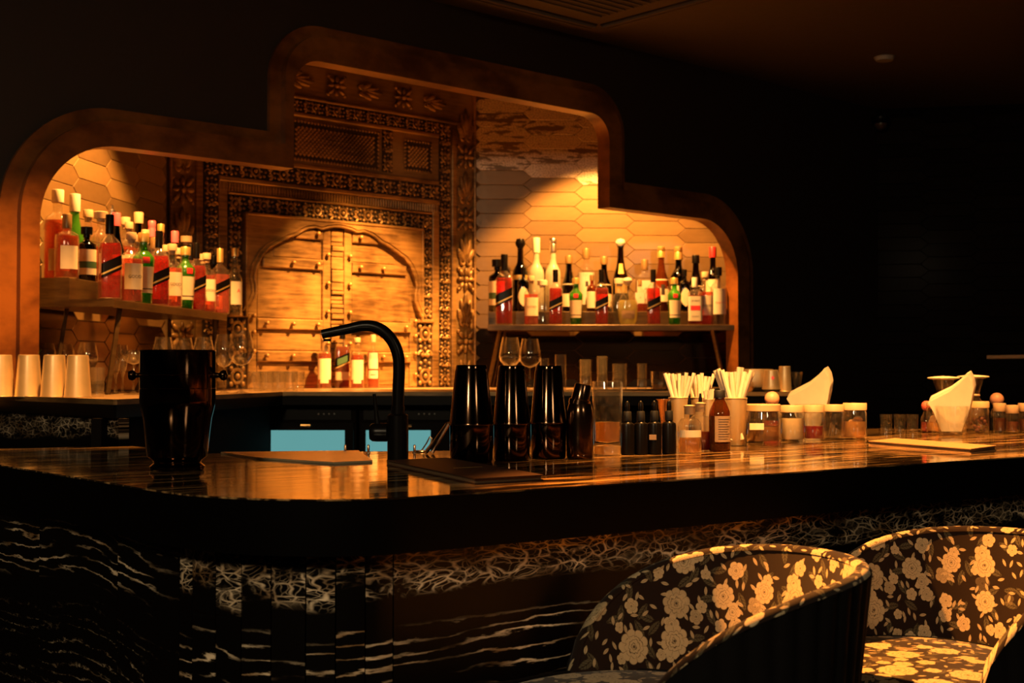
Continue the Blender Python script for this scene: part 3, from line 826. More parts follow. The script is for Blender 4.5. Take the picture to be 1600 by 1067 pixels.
# marble front: slabs on the straights, narrow strips round the corner
ins = offset(path, 0.05)
def px_of(p, z):
    v = Vector((p.x, p.y, z-ZC)); fwd = Vector((0, math.cos(PITCH), math.sin(PITCH)))
    return 800 + FPX*v.x/v.dot(fwd)
dense = []
for a, b in zip(ins[:-1], ins[1:]):
    k = max(1, int((b-a).length/0.02))
    dense += [a + (b-a)*(i/k) for i in range(k)]
dense.append(ins[-1])
cuts = [-9999, -1500, 60, 182, 275, 300, 333, 372, 420, 470, 517, 565, 605, 1500, 99999]
pxs = [px_of(p, 0.95) for p in dense]
for c0, c1 in zip(cuts[:-1], cuts[1:]):
    seg = [p for p, x in zip(dense, pxs) if c0 <= x < c1]
    nxt = [p for p, x in zip(dense, pxs) if x >= c1]
    if nxt: seg = seg + [nxt[0]]
    if len(seg) < 2: continue
    # fine joint
    d0 = (seg[1]-seg[0]).normalized(); seg = [seg[0]+d0*0.0012] + seg[1:-1] + [seg[-1] - (seg[-1]-seg[-2]).normalized()*0.0012]
    m = ribbon(seg, 0.10, ZB-APH-0.0, 0.02)
    ln = sum((b-a).length for a, b in zip(seg[:-1], seg[1:]))
    off = 0.37*cuts.index(c0)
    dv = random.uniform(-0.014, 0.014) if ln < 0.2 else 0.0
    if c1 <= 275: dv = -0.12
    m.uv = [(u+off if ln > 0.2 else u*1.0+off, v+dv) for u, v in m.uv]
    m.build('marble_slab' if ln > 0.2 else 'marble_strip', M_marb, bar, 40)
ribbon(offset(path, 0.09), 0.0, ZB-APH, 0.03).build('bar_carcass', M_cab, bar, 40)

# ------------------------------------------------------------------ bottles
def seprof(prof, z):      # radius of a profile [(zf, rf)] at height fraction z
    for (z0, r0), (z1, r1) in zip(prof[:-1], prof[1:]):
        if z0 <= z <= z1: return r0 + (r1-r0)*(0 if z1 == z0 else (z-z0)/(z1-z0))
    return prof[-1][1]
def sepoint(r, a, n, dy):
    c, q = math.cos(a), math.sin(a); e = 2.0/n
    return r*math.copysign(abs(c)**e, c), r*dy*math.copysign(abs(q)**e, q)
TEXTC = {}
def text_mesh(txt, size, mat, R=None):
    key = (txt, size, mat.name, R)
    if key in TEXTC: return TEXTC[key]
    cu = bpy.data.curves.new('lettering', 'FONT'); cu.body = txt; cu.size = size; cu.align_x = 'CENTER'; cu.align_y = 'CENTER'; cu.resolution_u = 2
    ob = bpy.data.objects.new('lettering', cu); COL.objects.link(ob)
    bpy.context.view_layer.update()
    me = bpy.data.meshes.new_from_object(ob.evaluated_get(bpy.context.evaluated_depsgraph_get()))
    bpy.data.objects.remove(ob)
    for v in me.vertices:
        x, y = v.co.x, v.co.y
        if R: v.co = (R*math.sin(x/R), -R*math.cos(x/R), y)
        else: v.co = (x, 0, y)
    me.materials.clear(); me.materials.append(mat); me.name = 'lettering'
    TEXTC[key] = me; return me
BC = {}
# profile fractions: (height, radius)
P_square = [(0,0.90),(0.012,1.0),(0.60,1.0),(0.655,0.93),(0.71,0.66),(0.745,0.40),(0.78,0.33),(0.87,0.33),(0.88,0.36),(0.90,0.36)]
P_round = [(0,0.92),(0.012,1.0),(0.60,1.0),(0.655,0.95),(0.70,0.76),(0.735,0.44),(0.76,0.34),(0.86,0.34),(0.87,0.40),(0.885,0.40)]
P_gin = [(0,0.74),(0.015,0.80),(0.30,0.86),(0.56,0.97),(0.615,1.0),(0.66,0.95),(0.715,0.66),(0.75,0.42),(0.79,0.37),(0.87,0.37),(0.875,0.47),(0.90,0.47)]
P_tall = [(0,0.92),(0.01,1.0),(0.50,1.0),(0.56,0.93),(0.62,0.66),(0.66,0.45),(0.72,0.38),(0.90,0.36),(0.905,0.42),(0.93,0.42)]
P_slope = [(0,0.92),(0.01,1.0),(0.42,1.0),(0.50,0.88),(0.62,0.56),(0.74,0.40),(0.88,0.36),(0.885,0.42),(0.91,0.42)]
P_flask = [(0,0.55),(0.02,0.72),(0.10,0.90),(0.30,1.0),(0.48,0.92),(0.62,0.62),(0.70,0.34),(0.74,0.25),(0.84,0.25),(0.85,0.29),(0.87,0.29)]
P_short = [(0,0.94),(0.012,1.0),(0.62,1.0),(0.68,0.94),(0.72,0.62),(0.745,0.36),(0.78,0.30),(0.87,0.30),(0.88,0.36),(0.90,0.36)]
def capmesh(kind, r, h0, h1):
    H = h1-h0
    if kind == 'cork': pr = [(r*0.86,h0),(r*0.86,h0+H*0.35),(r*1.25,h0+H*0.36),(r*1.25,h1-0.002),(r*1.15,h1)]
    elif kind == 'wide': pr = [(r*1.0,h0),(r*1.0,h0+H*0.3),(r*1.7,h0+H*0.31),(r*1.75,h1-0.002),(r*1.6,h1)]
    elif kind == 'pour': pr = [(r*1.05,h0),(r*1.05,h0+H*0.45),(r*0.5,h0+H*0.5),(r*0.4,h1-0.006),(r*0.55,h1)]
    elif kind == 'wax': pr = [(r*1.22,h0),(r*1.12,h0+H*0.5),(r*1.02,h0+H*0.56),(r*1.15,h0+H*0.62),(r*1.15,h1-0.003),(r*0.95,h1)]
    elif kind == 'ball': pr = [(r*0.8,h0),(r*0.9,h0+H*0.2),(r*1.45,h0+H*0.45),(r*1.5,h0+H*0.65),(r*1.1,h1-0.003),(r*0.3,h1)]
    else: pr = [(r*1.12,h0),(r*1.14,h1-0.003),(r*1.04,h1)]
    return pr
TYPES = {}
def T(key, **kw): TYPES[key] = kw
T('walker', h=0.31, r=0.038, n=5.5, prof=P_square, glass=G_clear, liq=(L_red, 0.66), cap=('plain', M_black, 0.77, 1.0),
  labels=[(0.30, 0.47, 62, M_black, 0.060, None), (0.335, 0.355, 60, M_gold, 0.060, None)])
T('walker_pink', h=0.31, r=0.038, n=5.5, prof=P_square, glass=G_clear, liq=(L_pink, 0.60), cap=('plain', M_gold, 0.79, 1.0),
  labels=[(0.34, 0.50, 62, M_black, 0.060, None), (0.375, 0.395, 60, M_gold, 0.060, None)])
T('rose', h=0.275, r=0.040, n=3.0, prof=P_round, glass=G_clear, liq=(L_pink, 0.62), cap=('cork', M_cork, 0.84, 1.0),
  labels=[(0.18, 0.55, 60, M_cream, 0, [('GOOD', 0.017, 0.36, M_ink)])])
T('gin', h=0.285, r=0.043, n=2.3, prof=P_gin, glass=G_green, liq=(L_green, 0.60), cap=('plain', M_gold, 0.87, 1.0),
  labels=[(0.15, 0.52, 58, M_cream, 0, None), (0.565, 0.655, 17, M_redink, 0, None), (0.20, 0.215, 58, M_ink, 0, None)])
T('tall_clear', h=0.325, r=0.036, n=2, prof=P_tall, glass=G_clear, liq=(L_clear, 0.5), cap=('plain', M_gold, 0.88, 1.0),
  labels=[(0.16, 0.50, 62, M_white, 0, [('A', 0.028, 0.36, M_redink)])])
T('frosted', h=0.335, r=0.035, n=2, prof=P_tall, glass=G_frost, liq=None, cap=('plain', M_cream, 0.80, 1.0), labels=[])
T('frosted_crown', h=0.335, r=0.035, n=2, prof=P_tall, glass=G_frost, liq=None, cap=('wax', M_steel, 0.82, 1.0), labels=[])
T('dark_tall', h=0.335, r=0.036, n=2, prof=P_tall, glass=G_dark, liq=None, cap=('ball', M_black, 0.84, 1.0), labels=[(0.44, 0.50, 70, M_gold, 0, None)])
T('dark_label', h=0.30, r=0.042, n=2, prof=P_slope, glass=G_dark, liq=None, cap=('plain', M_brassd, 0.86, 1.0), labels=[(0.10, 0.50, 80, M_cream, 0, None)])
T('dark_cognac', h=0.335, r=0.036, n=3, prof=P_slope, glass=G_dark, liq=None, cap=('ball', M_white, 0.87, 1.0), labels=[(0.26, 0.38, 40, M_gold, 0, None), (0.52, 0.66, 16, M_gold, 0, None)])
T('diamond', h=0.27, r=0.037, n=3.5, prof=P_short, glass=G_dark, liq=None, cap=('plain', M_black, 0.84, 1.0), labels=[('diamond', 0.12, 0.56, M_cream)])
T('white_square', h=0.265, r=0.043, n=6, dy=0.7, prof=P_short, glass=G_clear, liq=(L_amber, 0.60), cap=('plain', M_brassd, 0.80, 1.0), labels=[(0.26, 0.60, 66, M_white, 0, [('A', 0.02, 0.44, M_ink)])])
T('white_label', h=0.30, r=0.039, n=2.2, prof=P_round, glass=G_clear, liq=(L_clear, 0.6), cap=('plain', M_brassd, 0.84, 1.0), labels=[(0.12, 0.62, 76, M_white, 0, None), (0.40, 0.48, 8, M_ink, 0, None)])
T('amber_cream', h=0.315, r=0.038, n=2, prof=P_slope, glass=G_amberg, liq=(L_damber, 0.60), cap=('wax', M_gold, 0.83, 1.0), labels=[(0.16, 0.50, 62, M_cream, 0, None), (0.26, 0.42, 14, M_ink, 0, None)])
T('green_dark', h=0.315, r=0.040, n=2, prof=P_tall, glass=G_dgreen, liq=None, cap=('wax', M_gold, 0.80, 1.0), labels=[(0.10, 0.40, 66, M_cream, 0, None)])
T('dark_wide', h=0.29, r=0.041, n=2.5, prof=P_slope, glass=G_dark, liq=None, cap=('plain', M_black, 0.86, 1.0), labels=[(0.10, 0.46, 66, M_cream, 0, None), (0.14, 0.44, 14, M_ink, 0, None)])
T('red_cap', h=0.31, r=0.036, n=2, prof=P_tall, glass=G_dark, liq=None, cap=('plain', M_red, 0.84, 1.0), labels=[(0.12, 0.50, 66, M_cream, 0, None)])
T('brown_small', h=0.215, r=0.031, n=2, prof=P_round, glass=G_amberg, liq=(L_damber, 0.6), cap=('plain', M_brassd, 0.85, 1.0), labels=[(0.10, 0.55, 64, M_cream, 0, None)])
T('flask', h=0.255, r=0.058, n=2.4, dy=0.62, prof=P_flask, glass=G_clear, liq=(L_yellow, 0.52), cap=('ball', M_cream, 0.84, 1.0), labels=[(0.13, 0.30, 34, M_kraft, 0, None)])
T('clear_flask', h=0.24, r=0.054, n=2.4, dy=0.62, prof=P_flask, glass=G_clear, liq=(L_clear, 0.5), cap=('wide', M_cream, 0.84, 1.0), labels=[])
T('beam', h=0.265, r=0.041, n=5.0, prof=P_short, glass=G_clear, liq=(L_amber, 0.62), cap=('plain', M_white, 0.80, 1.0),
  labels=[(0.08, 0.60, 58, M_white, 0, [('JIM BEAM', 0.0115, 0.50, M_ink), ('BOURBON', 0.0085, 0.17, M_ink)]), (0.30, 0.40, 20, M_redink, 0, None)])
T('vodka', h=0.30, r=0.041, n=2.0, prof=P_round, glass=G_clear, liq=(L_clear, 0.6), cap=('plain', M_black, 0.85, 1.0),
  labels=[(0.18, 0.62, 56, M_white, 0, [('Ketel One', 0.013, 0.38, M_redink)])])
T('amber_round', h=0.31, r=0.046, n=2.0, prof=P_round, glass=G_clear, liq=(L_amber, 0.66), cap=('plain', M_cream, 0.86, 1.0), labels=[(0.10, 0.34, 50, M_cream, 0, None)])
T('amber_label', h=0.265, r=0.048, n=2.4, prof=P_short, glass=G_clear, liq=(L_amber, 0.66), cap=('plain', M_brassd, 0.78, 1.0), labels=[(0.14, 0.50, 42, M_cream, 0, None)])
T('black_cap', h=0.235, r=0.040, n=2.2, prof=P_short, glass=G_dark, liq=None, cap=('wide', M_black, 0.80, 1.0), labels=[(0.12, 0.58, 62, M_cream, 0, None), (0.24, 0.36, 62, M_greenl, 0, None)])
T('champagne', h=0.33, r=0.042, n=2.0, prof=P_slope, glass=G_green, liq=None, cap=('plain', M_white, 0.80, 1.0), labels=[(0.10, 0.40, 60, M_cream, 0, None)])
T('cork_clear', h=0.28, r=0.037, n=3.0, prof=P_round, glass=G_clear, liq=(L_clear, 0.55), cap=('cork', M_cork, 0.84, 1.0), labels=[(0.15, 0.5, 55, M_cream, 0, None)])
T('decanter', h=0.285, r=0.040, n=4.0, prof=P_round, glass=G_clear, liq=(L_amber, 0.5), cap=('wide', M_cork, 0.86, 1.0), labels=[])
T('pourer', h=0.33, r=0.038, n=2.0, prof=P_slope, glass=G_dgreen, liq=None, cap=('pour', M_steel, 0.88, 1.0), labels=[(0.12, 0.4, 60, M_cream, 0, None)])
T('dark_neck', h=0.325, r=0.040, n=2.0, prof=P_slope, glass=G_dark, liq=None, cap=('plain', M_cork, 0.86, 1.0), labels=[(0.12, 0.4, 60, M_kraft, 0, None)])
T('pink_wax', h=0.30, r=0.038, n=2.2, prof=P_short, glass=G_dark, liq=None, cap=('wax', M_pinkc, 0.78, 1.0), labels=[(0.14, 0.5, 60, M_cream, 0, None)])
T('pink_stripe', h=0.31, r=0.038, n=2.0, prof=P_slope, glass=G_dgreen, liq=None, cap=('plain', M_pinkc, 0.82, 1.0), labels=[(0.14, 0.42, 60, M_cream, 0, None)])
T('cream_cap', h=0.28, r=0.040, n=2.2, prof=P_short, glass=G_clear, liq=(L_amber, 0.6), cap=('cork', M_cork, 0.84, 1.0), labels=[(0.14, 0.5, 60, M_cream, 0, None)])
T('whisky_tall', h=0.27, r=0.036, n=2.4, prof=P_round, glass=G_clear, liq=(L_amber, 0.66), cap=('cork', M_cork, 0.86, 1.0),
  labels=[(0.17, 0.56, 60, M_cream, 0, None), (0.10, 0.18, 30, M_cream, 0, None)])
T('walker_green', h=0.315, r=0.037, n=5.5, prof=P_square, glass=G_clear, liq=(L_damber, 0.66), cap=('plain', M_black, 0.78, 1.0),
  labels=[(0.36, 0.52, 62, M_black, 0.055, None), (0.355, 0.375, 60, M_gold, 0.055, None), (0.13, 0.26, 62, M_cork, 0, None), (0.39, 0.49, 18, M_greenl, 0.05, None)])
T('slim_whisky', h=0.305, r=0.035, n=2, prof=P_round, glass=G_clear, liq=(L_amber, 0.68), cap=('plain', M_cork, 0.86, 1.0),
  labels=[(0.36, 0.66, 48, M_white, 0, None), (0.18, 0.33, 48, M_white, 0, None), (0.24, 0.255, 24, M_ink, 0, None)])
def bottle_parts(key):
    if key in BC: return BC[key]
    t = TYPES[key]; h, R, n, dy = t['h'], t['r'], t['n'], t.get('dy', 1.0)
    out = []
    seg = 24
    pr = [(rf*R, zf*h) for zf, rf in t['prof']]
    m = MB(); 
    # square section rounds off towards the neck
    vs = []; fs = []
    neck = t['prof'][-1][1]
    for (zf, rf) in t['prof']:
        k = min(1.0, max(0.0, (rf-0.45)/0.5)); nn = 2.0 + (n-2.0)*k; dd = 1.0 + (dy-1.0)*k
        for q in range(seg):
            x, y = sepoint(rf*R, 2*PI*q/seg + PI/seg, nn, dd); vs.append((x, y, zf*h))
    mm = len(t['prof'])
    for i in range(mm-1):
        for q in range(seg): fs.append((i*seg+q, i*seg+(q+1)%seg, (i+1)*seg+(q+1)%seg, (i+1)*seg+q))
    fs.append(tuple(range(seg-1,-1,-1))); fs.append(tuple((mm-1)*seg+q for q in range(seg)))
    m.add(vs, fs)
    out.append(('glass_body', m.mesh('glass_body', t['glass'], 45), None))
    if t['liq']:
        mat, lv = t['liq']; vs = []; fs = []
        zs = [z for z, _ in t['prof'] if z < lv] + [lv]; zs = [max(z, 0.02) for z in zs]
        rows = 0
        for zf in zs:
            rf = seprof(t['prof'], zf)*0.93; k = min(1.0, max(0.0, (rf/0.93-0.45)/0.5)); nn = 2.0+(n-2.0)*k; dd = 1.0+(dy-1.0)*k
            for q in range(seg):
                x, y = sepoint(rf*R, 2*PI*q/seg + PI/seg, nn, dd); vs.append((x, y, zf*h))
            rows += 1
        for i in range(rows-1):
            for q in range(seg): fs.append((i*seg+q, i*seg+(q+1)%seg, (i+1)*seg+(q+1)%seg, (i+1)*seg+q))
        fs.append(tuple(range(seg-1,-1,-1))); fs.append(tuple((rows-1)*seg+q for q in range(seg)))
        m = MB().add(vs, fs); out.append(('liquid', m.mesh('liquid', mat, 45), None))
    kind, mat, c0, c1 = t['cap']
    m = MB().lathe(capmesh(kind, t['prof'][-1][1]*R, c0*h, c1*h), 14); out.append(('cap', m.mesh('cap', mat, 45), None))
    for li, lab in enumerate(t['labels']):
        if lab[0] == 'diamond':
            _, z0, z1, mat = lab; zc = (z0+z1)/2*h; hh = (z1-z0)/2*h
            N_ = 8; vs = []; fs = []
            for i in range(N_+1):
                a = -PI/2 + (i/N_-0.5)*2*math.radians(58); hw = hh*(1-abs(i/N_-0.5)*2)
                x, y = sepoint(R*1.015, a, n, dy)
                vs += [(x, y, zc-hw-0.001), (x, y, zc+hw+0.001)]
            for i in range(N_): fs.append((2*i, 2*i+2, 2*i+3, 2*i+1))
            out.append(('paper_label', MB().add(vs, fs).mesh('paper_label', mat, 60), None)); continue
        z0, z1, ad, mat, slant, txt = lab
        N_ = 14; vs = []; fs = []
        zs = [z0, (z0+z1)/2, z1]
        for zf in zs:
            for i in range(N_+1):
                f = i/N_ - 0.5; a = -PI/2 + f*2*math.radians(ad)
                zz = zf*h + slant*0.62*sepoint(1.0, a, n, dy)[0]*0.5
                rr = seprof(t['prof'], min(0.98, zz/h))*R*(1.012 + 0.006*li)
                x, y = sepoint(rr, a, n, dy); vs.append((x, y, zz))
        for j in range(2):
            for i in range(N_): fs.append((j*(N_+1)+i, j*(N_+1)+i+1, (j+1)*(N_+1)+i+1, (j+1)*(N_+1)+i))
        ops = []
        for tx in (txt or []):
            ops.append((text_mesh(tx[0], tx[1], tx[3], None if n > 2.6 else R*1.03), tx[2]*h, None if n <= 2.6 else -R*dy*1.022))
        out.append(('paper_label', MB().add(vs, fs).mesh('paper_label', mat, 60), ops or None))
    BC[key] = out; return out
def bottle(key, loc, rz, label, group, cat='bottle', sc=1.0):
    e = thing('spirit_bottle', label, cat, loc, rz, group); e.scale = (sc, sc, sc)
    for nm, me, ops in bottle_parts(key):
        o = link(nm, me, e)
        if ops:
            for (tm, z, y) in ops:
                link('lettering', tm, o, Matrix.Translation((0, y or 0.0, z)))
    return e
ORD = ['first','second','third','fourth','fifth','sixth','seventh','eighth','ninth','tenth','eleventh','twelfth','thirteenth','fourteenth','fifteenth']
PLACED = []
def shelfrow(Msh, row, yloc, zloc, items, face, where, group):
    # items: (px of the bottle centre, key, look, scale)
    inv = Msh.inverted()
    for i, it in enumerate(items):
        px, key, look = it[:3]; sc = it[3] if len(it) > 3 else 1.0
        # the point of the row line (local y = yloc) whose image column is px
        o = Msh @ Vector((0, yloc, zloc)); d = Msh.to_3x3() @ Vector((1, 0, 0))
        k = (px-800)/FPX
        t = (k*o.y - o.x)/(d.x - k*d.y)
        rr = TYPES[key]['r']*sc*(1.12 if TYPES[key]['n'] > 4 else 1.0)
        best = None
        for dt in (0, .008, -.008, .016, -.016, .024, -.024, .032, -.032, .04, -.04):
            q0 = o + d*(t+dt)
            gap = min([(q0.xy-q.xy).length - rr - r2 for q, r2 in PLACED] + [1.0])
            sc_ = min(gap, 0.001) - abs(dt)*0.02
            if best is None or sc_ > best[0] + 1e-6: best = (sc_, q0)
        p = best[1]
        PLACED.append((p, rr))
        bottle(key, p, math.radians(face + random.uniform(-7, 7)), f'{look}, {ORD[i]} from left, {where}', group, sc=sc)
gl, gr = 'bottles on the left shelf', 'bottles on the right shelf'
shelfrow(ML, 0, 0.041, 0.0005, [
    (170,'walker','red square whisky bottle',1.04), (204,'rose','rose bottle with cream label'), (223,'gin','green gin bottle'),
    (247,'walker','red square whisky bottle'), (268,'rose','rose bottle with cream label',0.98), (289,'gin','green gin bottle',0.95),
    (306,'walker','red square whisky bottle',0.97), (322,'rose','rose bottle with cream label',0.97), (343,'walker_pink','pink square whisky bottle',0.98), (366,'tall_clear','clear bottle with white label')],
    38, 'front row of left shelf', gl)
shelfrow(ML, 1, 0.127, 0.0005, [
    (215,'cork_clear','cork topped clear bottle',1.05), (240,'white_label','white label bottle'), (258,'cork_clear','cork topped clear bottle',1.0), (278,'cream_cap','cream capped bottle',1.0),
    (297,'walker','red square whisky bottle',1.0), (316,'cork_clear','cork topped clear bottle',1.0), (333,'dark_wide','dark wide bottle',0.98)],
    38, 'middle row of left shelf', gl)
shelfrow(ML, 2, 0.219, 0.0825, [
    (103,'amber_label','amber bottle with cream label',0.93), (134,'black_cap','black capped green label bottle',0.92), (156,'decanter','wide stoppered decanter bottle',1.02), (180,'pink_stripe','pink topped dark bottle',0.98), (200,'cream_cap','cream capped bottle',1.0),
    (226,'cream_cap','cream capped bottle',0.95), (250,'tall_clear','clear bottle with white label',0.95), (272,'pink_stripe','pink topped dark bottle',0.95), (290,'decanter','wide stoppered decanter bottle',1.0)],
    38, 'upper step front of left shelf', gl)
shelfrow(ML, 3, 0.302, 0.0825, [
    (88,'amber_round','tall amber bottle',1.14), (115,'champagne','white capsule green bottle',1.08), (136,'cork_clear','cork topped clear bottle',1.1), (173,'pourer','dark bottle with metal pourer',1.08),
    (197,'cream_cap','cream capped bottle',1.14), (215,'dark_neck','dark cork topped bottle',1.1), (236,'pink_wax','dark bottle with pink wax top',1.12)],
    38, 'upper step back of left shelf', gl)
shelfrow(MR, 0, 0.050, 0.0005, [
    (788,'walker','red square whisky bottle',1.30), (830,'rose','rose bottle with cream label',1.02), (868,'walker','red square whisky bottle',1.02), (900,'gin','green gin bottle',0.94),
    (940,'walker','red square whisky bottle',1.02), (981,'flask','round pale yellow flask bottle',1.06), (1021,'walker','red square whisky bottle',1.02), (1054,'gin','green gin bottle',0.94), (1086,'beam','square white label bourbon bottle',1.02), (1123,'vodka','clear vodka bottle',1.10)],
    0, 'front row of right shelf', gr)
shelfrow(MR, 1, 0.112, 0.0005, [(852,'clear_flask','clear stoppered flask',1.08), (979,'clear_flask','clear stoppered flask',1.12), (1105,'rose','rose bottle with cream label',1.12)], 0, 'middle row of right shelf', gr)
shelfrow(MR, 2, 0.215, 0.0825, [
    (777,'black_cap','black bottle with green label',1.30), (818,'diamond','black bottle with diamond label',0.96), (925,'brown_small','small brown bottle',1.0), (1000,'white_square','square amber white label bottle',0.7), (1070,'diamond','black bottle with diamond label',0.92)],
    0, 'upper step front of right shelf', gr)
shelfrow(MR, 3, 0.30, 0.0825, [
    (813,'dark_tall','tall dark bottle',1.31), (838,'frosted','frosted white bottle',1.32), (862,'frosted_crown','frosted bottle with silver top',1.31), (889,'dark_label','dark bottle with cream label',1.12),
    (914,'white_label','white label bottle',1.26), (944,'dark_label','dark bottle with cream label',1.10), (970,'dark_cognac','dark cognac bottle with gold seal',1.30), (997,'white_square','square amber white label bottle',1.18),
    (1023,'amber_cream','dark amber bottle with cream label',1.24), (1050,'green_dark','dark green bottle with gold top',1.24), (1077,'dark_wide','dark wide bottle',1.17), (1108,'red_cap','dark bottle with red cap',1.25)],
    0, 'upper step back of right shelf', gr)

# ------------------------------------------------------------------ things on the back counter
def onk(px, d):           # point on the back counter at image column px and depth d
    return Vector(((px-800)/FPX*d, d, ZK+0.0005))
for i, (px, d, key, look, sc) in enumerate([(507,7.00,'whisky_tall','amber whisky bottle with broad cream label, left of the group',1.05),(535,7.09,'walker_green','square whisky bottle with slanted dark label behind the tap',1.08),
        (558,6.98,'whisky_tall','amber whisky bottle with broad cream label, beneath the tap spout',1.0),(583,7.20,'slim_whisky','slim whisky bottle with three stacked white labels',0.96)]):
    bottle(key, onk(px, d), math.radians(8), look + ' by door' if i != 9 else look, 'whisky bottles in front of the carved door', sc=sc)
for i, (px, d) in enumerate([(2,4.33),(45,4.33),(85,4.30),(122,4.27)]):
    k = d/FPX
    t = thing('shaker_tin', f'upturned satin metal shaker tin, {ORD[i]} from left on the left back counter', 'shaker', onk(px, d), 0, 'upturned tins on the back counter')
    R1, R0, H = 16*k, 20.5*k, 66*k
    MB().lathe([(R0*1.02,0),(R0*1.03,0.003),(R0,0.005),(R1,H-0.004),(R1*0.97,H-0.001),(R1*0.9,H),(R1*0.88,H-0.002),(0.0001,H-0.002)], 32).build('tin_body', M_satin, t, 40)
    m = MB(); m.lathe([(R0*1.035,0.0005),(R0*1.05,0.002),(R0*1.035,0.0035)], 32); m.build('rolled_rim', M_satin, t, 60)
def glass_thing(name, label, loc, prof, group=None, cat='glass', mat=None, seg=24, th=0.0016, extra=None, stem=None, rib=0, ribd=0):
    # prof: outer wall from the base up; the inner wall is generated
    t = thing(name, label, cat, loc, 0, group)
    inner_ = [(max(0.0004, r-th), z) for r, z in prof if z > prof[0][1] + 0.004]
    inner_ = [(0.0004, inner_[0][1])] + inner_
    m = MB().lathe([(0.0004, prof[0][1])] + prof + inner_[::-1], seg, cap=False, rib=rib, ribd=ribd)
    m.build('bowl' if stem else 'vessel', mat or G_ware, t, 40)
    if stem:
        r, z0, z1, rb = stem
        MB().lathe([(rb,0),(rb,0.0015),(rb*0.5,0.004),(r*1.4,0.012),(r,0.03),(r,z1-0.01),(r*1.8,z1)], 20).build('stem', mat or G_ware, t, 50)
    return t
def wine(px, d, H, R, label, grp='stemmed glasses on the back counter', shape='wine'):
    if shape == 'coupe': zb = H*0.68; prof = [(0.004,zb),(R*0.55,zb+0.006),(R*0.9,zb+0.02),(R,zb+0.04),(R*1.0,H)]
    elif shape == 'flute': zb = H*0.36; prof = [(0.004,zb),(R*0.6,zb+0.02),(R*0.95,zb+0.06),(R,H*0.75),(R*0.86,H)]
    else: zb = H*0.44; prof = [(0.004,zb),(R*0.55,zb+0.008),(R*0.9,zb+0.03),(R,zb+0.05),(R*0.93,zb+0.08),(R*0.70,H)]
    return glass_thing('stem_glass', label, onk(px, d), prof, grp, stem=(0.0035, 0, zb+0.002, R*0.85))
for (px, d, H, R, sh, lb) in [
    (72,5.3,0.20,0.042,'wine','wine glass behind the upturned tins, leftmost'), (101,5.4,0.20,0.042,'wine','wine glass behind the upturned tins, between two tins'),
    (137,5.35,0.205,0.042,'wine','wine glass behind the rightmost upturned tin'), (181,5.0,0.19,0.020,'flute','slim flute glass left of the coupe'),
    (192,5.15,0.19,0.020,'flute','slim flute glass directly behind the coupe'), (209,4.85,0.165,0.045,'coupe','coupe glass standing left of the ice bucket'),
    (255,5.3,0.225,0.044,'wine','wine glass behind the ice bucket, left'), (287,5.4,0.225,0.044,'wine','wine glass behind the ice bucket, middle'), (318,5.3,0.225,0.044,'wine','wine glass behind the ice bucket, right'),
    (350,5.25,0.235,0.040,'wine','tall wine glass just right of the ice bucket'), (377,5.2,0.250,0.050,'wine','large wine glass between ice bucket and tumblers'),
    (797,6.50,0.258,0.056,'wine','large wine glass above the middle black shaker'), (828,6.26,0.245,0.054,'wine','large wine glass above the right black shaker')]:
    wine(px, d, H, R, lb, shape=sh)
def tumbler(px, d, H, R, label, grp, mat=None, taper=0.88, name='tumbler'):
    return glass_thing(name, label, onk(px, d), [(R*taper,0),(R*taper*1.04,0.003),(R*0.97,H*0.45),(R,H)], grp, th=0.003, mat=mat or glassmat('tumbler_glass', (0.95, 0.93, 0.88), 1.8, 0.08, (0.95, 0.85, 0.62), 0.06), seg=40, rib=10, ribd=0.03)  # stronger warm body imitates the sparkle of lit tumblers
k = 0
for row, (d, xs) in enumerate([(5.75, (398, 417, 436, 455)), (6.05, (405, 424, 443, 466)), (6.35, (414, 433, 452))]):
    for px in xs:
        tumbler(px, d, 0.088, 0.029, f'clear tumbler, {ORD[[398,417,436,455].index(px)] if row==0 else ORD[(405,424,443,466).index(px)] if row==1 else ORD[(414,433,452).index(px)]} in the {["front","middle","back"][row]} row of tumblers', 'tumblers left of the whisky bottles')
tumbler(152, 4.35, 0.098, 0.024, 'clear mixing glass right of the upturned tins', None, name='mixing_glass')
for (px, d, H, R, lb) in [(851,6.1,0.150,0.020,'highball glass behind the right black shaker, left of two'),(876,6.15,0.168,0.026,'highball glass behind the right black shaker, right of two'),(915,6.6,0.150,0.030,'tall dim glass behind the tilted shaker'),(941,6.5,0.165,0.027,'tall amber tinted glass behind the mixing glass'),
        (968,6.5,0.128,0.036,'wide jar glass behind the dropper bottles'),(1003,6.6,0.130,0.024,'slim glass behind the dropper bottles')]:
    tumbler(px, d, H, R, lb, 'glasses on the right back counter')
t = glass_thing('water_bowl', 'thick clear tumbler left of the first straw bundle', onk(1031, 6.0), [(0.034,0),(0.040,0.01),(0.040,0.03),(0.043,0.088)], None, th=0.004)
MB().lathe([(0.032,0.006),(0.036,0.012),(0.036,0.03)], 20).build('liquid', L_syrup, t, 40)
tumbler(1066, 6.2, 0.085, 0.030, 'short tumbler just behind the first straw bundle', 'glasses on the right back counter')
